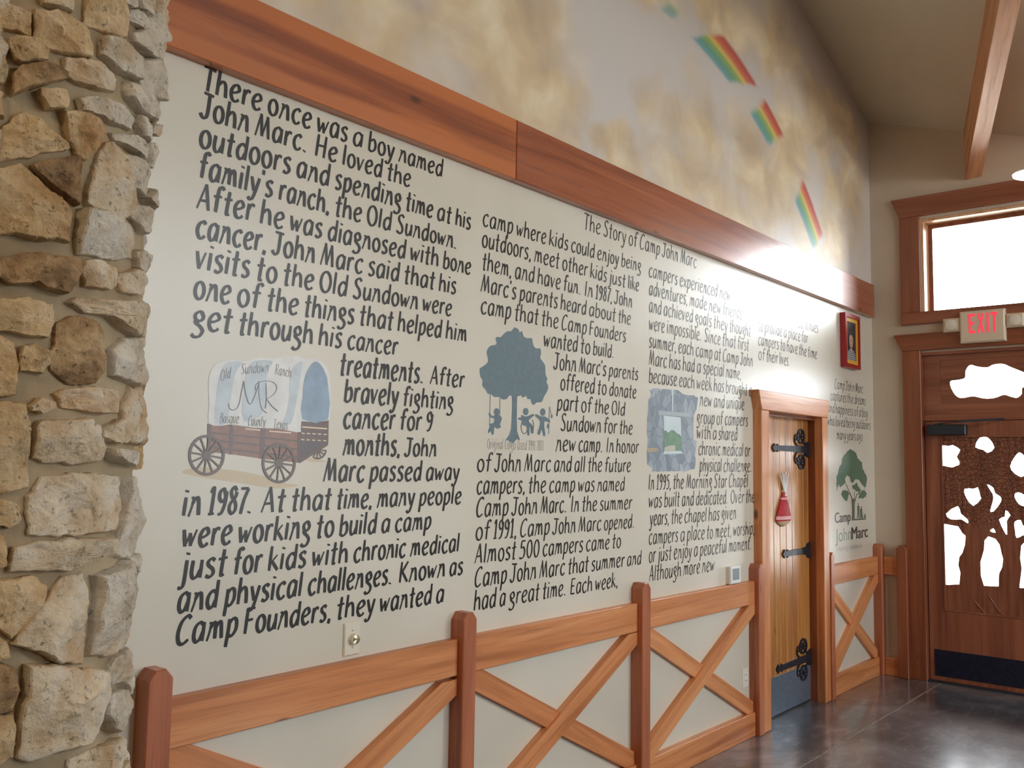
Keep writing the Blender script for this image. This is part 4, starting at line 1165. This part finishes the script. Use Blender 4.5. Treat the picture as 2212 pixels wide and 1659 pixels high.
block('painted_lettering', 'black hand lettered story column around the painted stone window', BG, [
 ('campers experienced new', [62, 420, 880], 1005, 200, 482),
 ('adventures, made new friends', [65, 535, 757, 920], 1140, 410, 699),
 ('and achieved goals they thought', [65, 235, 597, 812, 995], 1240, 607, 897),
 ('were impossible. Since that first', [65, 272, 705, 912, 1090], 1217, 812, 1062),
 ('summer, each camp at Camp John', [65, 405, 605, 820, 918, 1120], 1265, 1015, 1246),
 ('Marc has had a special name,', [63, 298, 455, 617, 690, 953], 1130, 1221, 1392),
 ('because each week has brought a', [63, 412, 615, 815, 952, 1218], 1255, 1423, 1585),
 ('new and unique', [918, 1147, 1352], 1642, 350, 420, BH),
 ('group of campers', [868, 1192, 1325], 1702, 637, 683, BH),
 ('with a shared', [870, 1130, 1222], 1530, 884, 918, BH),
 ('chronic medical or', [895, 1283, 1652], 1742, 1150, 1173, BH),
 ('physical challenge.', [915, 1303], 1758, 1421, 1427, BH),
 ('In 1995, the Morning Star Chapel', [70, 175, 395, 565, 937, 1133], 1387, 292, 255, BI),
 ('was built and dedicated. Over the', [70, 277, 510, 697, 1157, 1360], 1475, 533, 459, BI),
 ('years, the chapel has given', [85, 370, 545, 865, 1035], 1230, 771, 679, BI),
 ('campers a place to meet, worship,', [70, 490, 578, 840, 950, 1190], 1470, 1021, 882, BI),
 ('or just enjoy a peaceful moment.', [72, 195, 403, 670, 750, 1130], 1430, 1262, 1081, BI),
 ('Although more new', [78, 530, 778], 942, 1509, 1366, BI)], (.081, .083), .104)
block('painted_lettering', 'short faint lettered column between plank door and framed portrait', BJ, [
 ('continues', [960], 1360, 620, 735),
 ('to provide a place for', [165, 297, 672, 765, 1032], 1155, 685, 935),
 ('campers to have the time', [165, 605, 732, 978, 1155], 1335, 964, 1250),
 ('of their lives.', [168, 330, 585], 785, 1262, 1390)], (.081, .083), .104)
block('painted_lettering', 'small hand lettered verse above the green tree logo', BK, [
 ('Camp John Marc', [130, 225, 308], 372, 156, 197),
 ('captures the dreams', [95, 238, 300], 395, 254, 301),
 ('and happiness of a boy', [70, 138, 297, 338, 365], 413, 357, 405),
 ('who loved being outdoors', [65, 138, 230, 313], 437, 467, 508),
 ('many years ago', [147, 237, 318], 370, 588, 603)], (.078, .076), .095)
block('painted_title', 'hand lettered title line just under the long timber board', BD, [
 ('The Story of Camp John Marc', [925, 1082, 1283, 1372, 1552, 1695], 1825, 201, 515)], (.083, .083), .1)
M['pencil'] = paint('grey_pencil', S(150, 146, 140), .5)
block('painted_caption', 'thin grey caption under the blue tree', BE, [
 ('Original Logo Used 1991-2013', [222, 425, 567, 693], 862, 1312, 1333)], (.045, .045), .07, 'pencil', 0)

# ------------------------------------------------------------------ pictures painted on the mural wall
def sheet(name, polys, mat, parent, lay, label=None):
    """flat paint film; polys = list of wall-coordinate polygons"""
    mb = MB()
    for k, P in enumerate(polys):
        bm = bmesh.new()
        vs = [bm.verts.new((p[0], p[1], 0)) for p in P]
        es = [bm.edges.new((vs[i], vs[(i+1) % len(vs)])) for i in range(len(vs))]
        bmesh.ops.triangle_fill(bm, use_beauty=True, edges=es)
        bm.verts.index_update()
        mb.add([(v.co.x, -(lay+.000012*k), v.co.y) for v in bm.verts], [tuple(v.index for v in f.verts) for f in bm.faces])
        bm.free()
    o = mb.build(name, mat, parent, smooth=-1)
    return tag(o, label)
def px(cr, pts, sm=0):
    P = [WL(*cr(*p)) for p in pts]
    return smooth2(P, sm) if sm else P
def jag(P, st, amp):
    out = []
    for i in range(len(P)):
        a, b = Vector(P[i]), Vector(P[(i+1) % len(P)])
        k = max(1, int((b-a).length/st))
        d = b-a; nn = Vector((-d.y, d.x)).normalized() if d.length else Vector((0, 0))
        for q in range(k):
            p = a.lerp(b, q/k)+nn*random.uniform(-amp, amp)
            out.append((p.x, p.y))
    return out
def seg(a, b, w):
    d = Vector((b[0]-a[0], b[1]-a[1])).normalized()*w/2
    return [(a[0]-d.y, a[1]+d.x), (a[0]+d.y, a[1]-d.x), (b[0]+d.y, b[1]-d.x), (b[0]-d.y, b[1]+d.x)]
CW = crop(380, 740, .19289)
M['canvas'] = paint('painted_canvas_white', S(226, 228, 228), .45, .08, 11)
M['canvas_blue'] = paint('painted_canvas_blue', S(192, 206, 216), .45, .10, 16)
M['canvas_in'] = paint('painted_blue_inside', S(128, 158, 186), .45, .14, 14)
M['wag'] = paint('painted_wagon_brown', S(132, 78, 52), .45, .16, 30)
M['wag_d'] = paint('painted_dark_brown', S(84, 52, 38), .45, .1, 30)
M['wag_n'] = paint('painted_blackish_brown', S(66, 48, 52), .45, .12, 20)
M['wheelp'] = paint('painted_wheel_brown', S(80, 58, 44), .45, .1, 30)
M['wag_shadow'] = paint('painted_wagon_shadow', S(206, 186, 150), .45, .05, 5)  # the wagon's cast shadow, part of the wall painting
M['creamp'] = paint('painted_cream_gap', S(230, 206, 178), .45)
wg = sheet('painted_wagon', [px(CW, [(60, 1450), (250, 1400), (560, 1420), (900, 1475), (1150, 1560), (1380, 1600), (1100, 1630), (700, 1570), (300, 1510)], 3), px(CW, [(1430, 1290), (1560, 1300), (1690, 1335), (1500, 1335)], 3)], M['wag_shadow'], wall_left, .0004, 'painted covered wagon with white canvas hood and brown wooden bed')
ORG[wg] = ORG[wall_left]
cv = px(CW, [(365, 905), (370, 700), (362, 450), (385, 330), (450, 240), (560, 195), (650, 192), (740, 208), (850, 185), (960, 172), (1080, 185), (1180, 160), (1300, 150), (1400, 165), (1470, 190), (1560, 178), (1640, 215), (1700, 310), (1725, 450), (1715, 870), (1405, 880), (1402, 1000), (1280, 992), (1130, 962), (980, 952), (870, 952), (700, 926), (600, 915), (500, 932)], 2)
sheet('canvas_cover', [cv], M['canvas'], wg, .0010)
sheet('canvas_folds', [px(CW, [(440, 900), (450, 600), (480, 400), (540, 260), (620, 215), (740, 222), (690, 290), (650, 400), (632, 500), (600, 700), (560, 900)], 2),
 px(CW, [(760, 880), (740, 700), (770, 500), (780, 330), (880, 205), (1080, 205), (1050, 270), (1020, 370), (1000, 560), (975, 760), (900, 850)], 2),
 px(CW, [(1180, 940), (1230, 800), (1270, 600), (1270, 400), (1320, 260), (1420, 205), (1400, 330), (1380, 500), (1340, 700), (1290, 900)], 2)], M['canvas_blue'], wg, .0014)
sheet('hood_opening', [px(CW, [(1412, 862), (1416, 600), (1430, 430), (1475, 300), (1550, 212), (1620, 248), (1675, 350), (1702, 480), (1702, 862)], 2)], M['canvas_in'], wg, .0014)
sheet('wagon_bed', [px(CW, [(350, 908), (600, 918), (700, 930), (870, 955), (1130, 965), (1402, 1003), (1372, 1345), (960, 1300), (620, 1250), (344, 1222)])], M['wag'], wg, .0007)
sheet('front_rails', [px(CW, [(1406, 880), (1710, 870), (1705, 1140), (1640, 1165), (1388, 1330), (1398, 1003)])], M['wag_d'], wg, .0007)
sheet('bed_interior', [px(CW, [(1396, 1090), (1690, 1125), (1388, 1320)])], M['wag_n'], wg, .0010)
L_ = lambda a, b, w: seg(WL(*CW(*a)), WL(*CW(*b)), w)
sheet('bed_planks', [L_((400, 1012), (1360, 1102), .006), L_((400, 1092), (1355, 1195), .006), L_((390, 1172), (1350, 1282), .006),
 px(CW, [(355, 912), (392, 915), (385, 1226), (345, 1222)]), px(CW, [(600, 922), (642, 928), (632, 1255), (590, 1250)]), px(CW, [(948, 958), (1002, 962), (985, 1303), (937, 1300)]), px(CW, [(1366, 1000), (1397, 1003), (1386, 1345), (1360, 1345)]),
 px(CW, [(1368, 1322), (1690, 1112), (1702, 1150), (1385, 1352)])], M['wag_d'], wg, .0011)
sheet('light_gaps', [L_((775, 965), (945, 982), .0045), L_((1040, 992), (1290, 1012), .0045), L_((1408, 945), (1690, 965), .005)]+[L_((1400+k*62, 1015+k*3), (1440+k*62, 1018+k*3), .004) for k in range(5)]+[L_((1398+k*62, 1086+k*3), (1434+k*62, 1088+k*3), .004) for k in range(5)], M['creamp'], wg, .0015)
def ringp(cr, cx, cy, rx, ry, w, a0=0, a1=2*math.pi, n=40):
    out = []
    c = [WL(*cr(cx+rx*math.cos(a0+(a1-a0)*i/n), cy+ry*math.sin(a0+(a1-a0)*i/n))) for i in range(n+1)]
    d = [WL(*cr(cx+(rx-w)*math.cos(a0+(a1-a0)*i/n), cy+(ry-w*1.1)*math.sin(a0+(a1-a0)*i/n))) for i in range(n+1)]
    return [[c[i], c[i+1], d[i+1], d[i]] for i in range(n)]
def wheel(cx, cy, rx, ry, w, hub, nsp, ph, a0=0, a1=2*math.pi, lay=.0020):
    polys = ringp(CW, cx, cy, rx, ry, w, a0, a1)
    for k in range(nsp):
        a = ph+2*math.pi*k/nsp
        if a1-a0 < 6 and not a0 < a % (2*math.pi) < a1: continue
        polys.append(L_((cx, cy), (cx+(rx-w/2)*math.cos(a), cy+(ry-w/2)*math.sin(a)), .0055))
    if hub: polys.append([WL(*CW(cx+hub*math.cos(2*math.pi*i/14), cy+hub*1.1*math.sin(2*math.pi*i/14))) for i in range(14)])
    sheet('wagon_wheel', polys, M['wheelp'], wg, lay)
wheel(341, 1262, 204, 230, 30, 42, 12, .15); wheel(1150, 1350, 190, 226, 28, 42, 12, .12); wheel(1588, 1200, 100, 108, 18, 0, 12, .1, .02, 2.2, .0009)
pm_ = MB()
for P in ([(585, 680), (600, 740), (650, 755), (700, 700), (730, 560), (755, 430)], [(755, 430), (775, 560), (820, 690), (870, 620), (930, 450)], [(925, 430), (930, 620), (960, 740), (1015, 790)],
          [(890, 540), (890, 480), (940, 440), (1060, 435), (1125, 490), (1100, 570), (1010, 635)], [(1005, 450), (1010, 600), (1000, 740)], [(1010, 630), (1070, 710), (1140, 770)]):
    stroke(pm_, [WL(*CW(*p)) for p in P], .0030, fW(), lay=.0020)
M['pencil2'] = paint('dark_pencil', S(104, 108, 120), .5)
pm_.build('hood_monogram', M['pencil2'], wg, smooth=-1)
block('hood_words', None, CW, [('Old', [495], 610, 432, 395), ('Sundown', [725], 1035, 355, 330), ('Ranch', [1112], 1290, 355, 395),
 ('Bosque', [490], 705, 902, 905), ('County', [805], 1000, 930, 938), ('Texas', [1088], 1250, 962, 975)], (.036, .034), .06, 'pencil', .05, wg).location.y = -.0016

# blue tree logo
CT = crop(1000, 690, .19293)
M['blue'] = paint('painted_slate_blue', S(82, 112, 126), .45, .12, 40)
tg = sheet('painted_tree_logo', [px(CT, [(575, 90), (620, 110), (635, 145), (660, 130), (680, 190), (720, 210), (770, 210), (780, 260), (800, 310), (830, 325), (865, 325), (875, 380), (865, 430), (900, 480), (920, 520), (925, 610), (935, 640), (945, 670), (935, 700), (955, 750), (940, 810), (905, 870), (880, 925), (825, 930), (800, 955), (770, 945), (755, 895), (720, 890), (710, 860), (665, 875), (650, 850), (605, 865), (550, 860), (520, 850), (490, 890), (440, 895), (410, 870), (370, 870), (345, 865), (305, 830), (280, 835), (250, 785), (215, 740), (220, 680), (195, 640), (185, 560), (200, 540), (240, 515), (280, 470), (270, 400), (265, 360), (300, 300), (360, 285), (375, 260), (365, 210), (390, 195), (420, 200), (440, 180), (490, 135), (540, 130)], 3)], M['blue'], wall_left, .0005, 'painted slate blue tree with children playing under it')
sheet('tree_trunk', [px(CT, [(548, 850), (606, 850), (602, 1100), (606, 1250), (638, 1352), (600, 1340), (575, 1370), (540, 1393), (545, 1365), (520, 1378), (508, 1350), (476, 1357), (520, 1290), (540, 1220), (550, 1000)])], M['blue'], tg, .0008)
hd = lambda x, y, rx, ry: [WL(*CT(x+rx*math.cos(i*math.pi/8), y+ry*math.sin(i*math.pi/8))) for i in range(16)]
T_ = lambda a, b, w: seg(WL(*CT(*a)), WL(*CT(*b)), w)
sheet('swinging_child', [hd(376, 1036, 31, 42), px(CT, [(288, 1048), (306, 1050), (322, 1078), (350, 1076), (400, 1068), (436, 1108), (412, 1180), (428, 1200), (385, 1226), (352, 1202), (345, 1275), (322, 1292), (312, 1248), (288, 1274), (278, 1255), (300, 1200), (290, 1170), (340, 1160), (350, 1112), (308, 1098), (290, 1072)], 2), T_((304, 828), (298, 1175), .004), T_((414, 868), (412, 1075), .004)], M['blue'], tg, .0008)
sheet('wheelchair_child', [hd(703, 1032, 31, 42), px(CT, [(620, 1100), (655, 1098), (648, 1074), (668, 1072), (690, 1086), (730, 1080), (782, 1058), (794, 1078), (740, 1122), (742, 1150), (780, 1190), (790, 1270), (762, 1274), (752, 1210), (742, 1212), (744, 1292), (718, 1294), (712, 1200), (668, 1182), (655, 1132), (622, 1122)], 2)]+ringp(CT, 686, 1205, 40, 78, 9)+ringp(CT, 766, 1190, 28, 72, 8, -1.4, 1.5, 20), M['blue'], tg, .0008)
sheet('fishing_child', [hd(893, 1038, 30, 42), px(CT, [(808, 1065), (832, 1064), (870, 1086), (915, 1086), (972, 1130), (968, 1156), (915, 1138), (910, 1200), (922, 1290), (900, 1308), (880, 1232), (860, 1292), (832, 1280), (855, 1200), (860, 1132), (810, 1086)], 2), T_((968, 975), (960, 1282), .005), T_((969, 978), (996, 1105), .003), hd(993, 1085, 10, 24), hd(952, 1195, 12, 28)], M['blue'], tg, .0008)

# stone window picture
CH = crop(1390, 830, .13264)
t = NT('painted_stonework'); oc = t.coord()
wv = t.vm('ADD', t.vm('MULTIPLY', oc, (19, 19, 15)), t.vm('MULTIPLY', t.vm('SUBTRACT', t.N('ShaderNodeTexNoise').outputs['Color'], (.5, .5, .5)), (.8, 0, .8)))
v1 = t.N('ShaderNodeTexVoronoi'); t.put(v1.inputs['Vector'], wv); v1.inputs['Scale'].default_value = 1
v2 = t.N('ShaderNodeTexVoronoi'); v2.feature = 'DISTANCE_TO_EDGE'; t.put(v2.inputs['Vector'], wv); v2.inputs['Scale'].default_value = 1
c = t.mix(t.sep(v1.outputs['Color'])[0], S(128, 142, 158), S(172, 184, 194))
c = t.mix(t.mr(v2.outputs['Distance'], 0, .07, .55, 0), c, S(104, 116, 130))
M['pstone'] = t.fin(c, .45, Coat_Weight=.2, Coat_Roughness=.25)
sw = sheet('painted_stone_window', [px(CH, [(95, 85), (140, 95), (150, 65), (250, 65), (270, 85), (350, 75), (450, 90), (560, 95), (640, 160), (730, 180), (830, 180), (840, 205), (890, 215), (878, 300), (860, 420), (815, 500), (815, 900), (865, 930), (858, 1010), (838, 1150), (852, 1250), (832, 1380), (740, 1395), (700, 1420), (600, 1415), (350, 1420), (240, 1425), (130, 1418), (150, 1365), (60, 1310), (52, 1120), (60, 1030), (75, 900), (55, 800), (60, 560), (75, 450), (80, 250), (130, 180)])], M['pstone'], wall_left, .0005, 'painted grey stone wall with a window onto green trees')
M['psky'] = paint('painted_pale_sky', S(208, 224, 230), .45); M['ptree'] = paint('painted_green_trees', S(96, 146, 116), .45, .22, 26)
M['ppath'] = paint('painted_pale_path', S(196, 196, 176), .45); M['plint'] = paint('painted_lintel', S(166, 178, 186), .45); M['pplq'] = paint('painted_plaque', S(178, 160, 128), .45, .2, 40)
sheet('window_sky', [px(CH, [(328, 510), (605, 542), (612, 860), (336, 860)])], M['psky'], sw, .0009)
sheet('window_trees', [px(CH, [(335, 760), (365, 750), (395, 790), (450, 745), (490, 748), (540, 795), (580, 815), (612, 850), (614, 1092), (336, 1060)])], M['ptree'], sw, .0012)
sheet('window_path', [px(CH, [(338, 1030), (400, 1005), (512, 990), (515, 1088), (338, 1090)])], M['ppath'], sw, .0015)
sheet('window_sill', [px(CH, [(330, 1088), (612, 1086), (645, 1130), (318, 1140)])], M['psky'], sw, .0015)
sheet('stone_lintel', [px(CH, [(240, 428), (740, 470), (760, 532), (245, 498)])], M['plint'], sw, .0009)
sheet('window_plaque', [px(CH, [(60, 1042), (230, 1036), (232, 1100), (62, 1108)])], M['pplq'], sw, .0009)
sheet('light_slit', [px(CH, [(462, 88), (480, 90), (484, 442), (466, 440)])], M['psky'], sw, .0012)

# green tree logo
M['green'] = paint('painted_leaf_green', S(62, 108, 84), .45, .15, 60)
M['gtrunk'] = paint('painted_grey_green', S(84, 104, 88), .45)
CN = crop(1800, 960, .2521)
gt = sheet('painted_green_logo', [jag(px(CN, P), .012, .007) for P in (
 [(150, 40), (190, 70), (215, 130), (245, 150), (250, 210), (275, 250), (290, 290), (285, 330), (272, 380), (250, 345), (225, 312), (205, 300), (180, 310), (165, 332), (150, 322), (140, 282), (120, 262), (100, 290), (106, 330), (85, 345), (60, 365), (45, 342), (28, 398), (25, 330), (30, 270), (45, 210), (70, 165), (75, 120), (105, 75), (125, 50)],
 [(95, 390), (120, 395), (132, 430), (120, 482), (95, 475), (75, 442), (62, 430), (75, 400)],
 [(160, 350), (200, 332), (218, 365), (238, 385), (226, 420), (200, 402), (170, 386)],
 [(235, 400), (265, 392), (287, 420), (276, 452), (250, 466), (213, 455), (225, 430)])], M['green'], wall_left, .0005, 'painted green tree logo beside the plank door under the verse')
G_ = lambda a, b, w: seg(WL(*BK(*a)), WL(*BK(*b)), w)
sheet('logo_trunk', [px(BK, [(272, 1100), (290, 1095), (312, 1104), (302, 1130), (300, 1268), (385, 1262), (402, 1275), (275, 1284), (279, 1200)]), G_((285, 1112), (258, 1045), .016), G_((258, 1045), (225, 970), .010), G_((262, 1060), (225, 1030), .008), G_((300, 1112), (320, 1060), .014), G_((320, 1060), (350, 1050), .008), G_((296, 1100), (300, 1030), .009)], M['gtrunk'], gt, .0008)
gh = lambda x, y, r: [WL(*BK(x+r*math.cos(i*math.pi/6), y+r*1.2*math.sin(i*math.pi/6))) for i in range(12)]
sheet('logo_people', [gh(332, 1142, 6), px(BK, [(324, 1155), (342, 1155), (340, 1215), (344, 1262), (334, 1262), (332, 1220), (326, 1262), (320, 1262), (325, 1210)]), gh(358, 1168, 6), px(BK, [(346, 1180), (364, 1178), (368, 1220), (374, 1262), (348, 1262), (346, 1220)]), px(BK, [(380, 1262), (384, 1225), (392, 1225), (400, 1262)])], M['gtrunk'], gt, .0008)
def sans(text, name, cr, x0, x1, y0, y1, top, mat, bold=.012):
    cu = bpy.data.curves.new('t', 'FONT'); cu.body = text; cu.offset = 0
    ob = bpy.data.objects.new('t', cu); COL.objects.link(ob)
    dg = bpy.context.evaluated_depsgraph_get(); dg.update()
    me = ob.evaluated_get(dg).to_mesh()
    vs = [v.co.copy() for v in me.vertices]; fs = [tuple(p.vertices) for p in me.polygons]
    mx_ = max(v.x for v in vs); mn_ = min(v.x for v in vs); cap = .72
    a, b = WL(*cr(x0, y0)), WL(*cr(x1, y1)); hh = WL(*cr(x0, top))[1]-a[1]
    V = []
    for v in vs:
        k = (v.x-mn_)/(mx_-mn_)
        V.append((a[0]+(b[0]-a[0])*k, -.0010, a[1]+(b[1]-a[1])*k+v.y/cap*hh))
    ob.evaluated_get(dg).to_mesh_clear()
    bpy.data.objects.remove(ob); bpy.data.curves.remove(cu)
    if bold:
        n0 = len(V)
        V = [(v[0]-bold, v[1], v[2]) for v in V]+[(v[0]+bold, v[1]-.0002, v[2]) for v in V]
        fs = fs+[tuple(q+n0 for q in f) for f in fs]
    return mo(name, V, fs, M[mat], gt, smooth=-1)
M['gtext'] = paint('painted_sage', S(120, 142, 122), .45); M['ktext'] = paint('painted_charcoal', S(52, 46, 46), .45); M['faint'] = paint('painted_pale_grey', S(176, 170, 160), .45)
sans('Camp', 'logo_word', BK, 132, 265, 1304, 1288, 1212, 'ktext', .004)
sans('John', 'logo_word', BK, 136, 272, 1467, 1444, 1352, 'gtext', 0)
sans('Marc', 'logo_word', BK, 276, 412, 1444, 1422, 1335, 'ktext', .005)
sans('inspiring confidence', 'logo_tagline', BK, 148, 365, 1545, 1515, 1500, 'faint', 0)
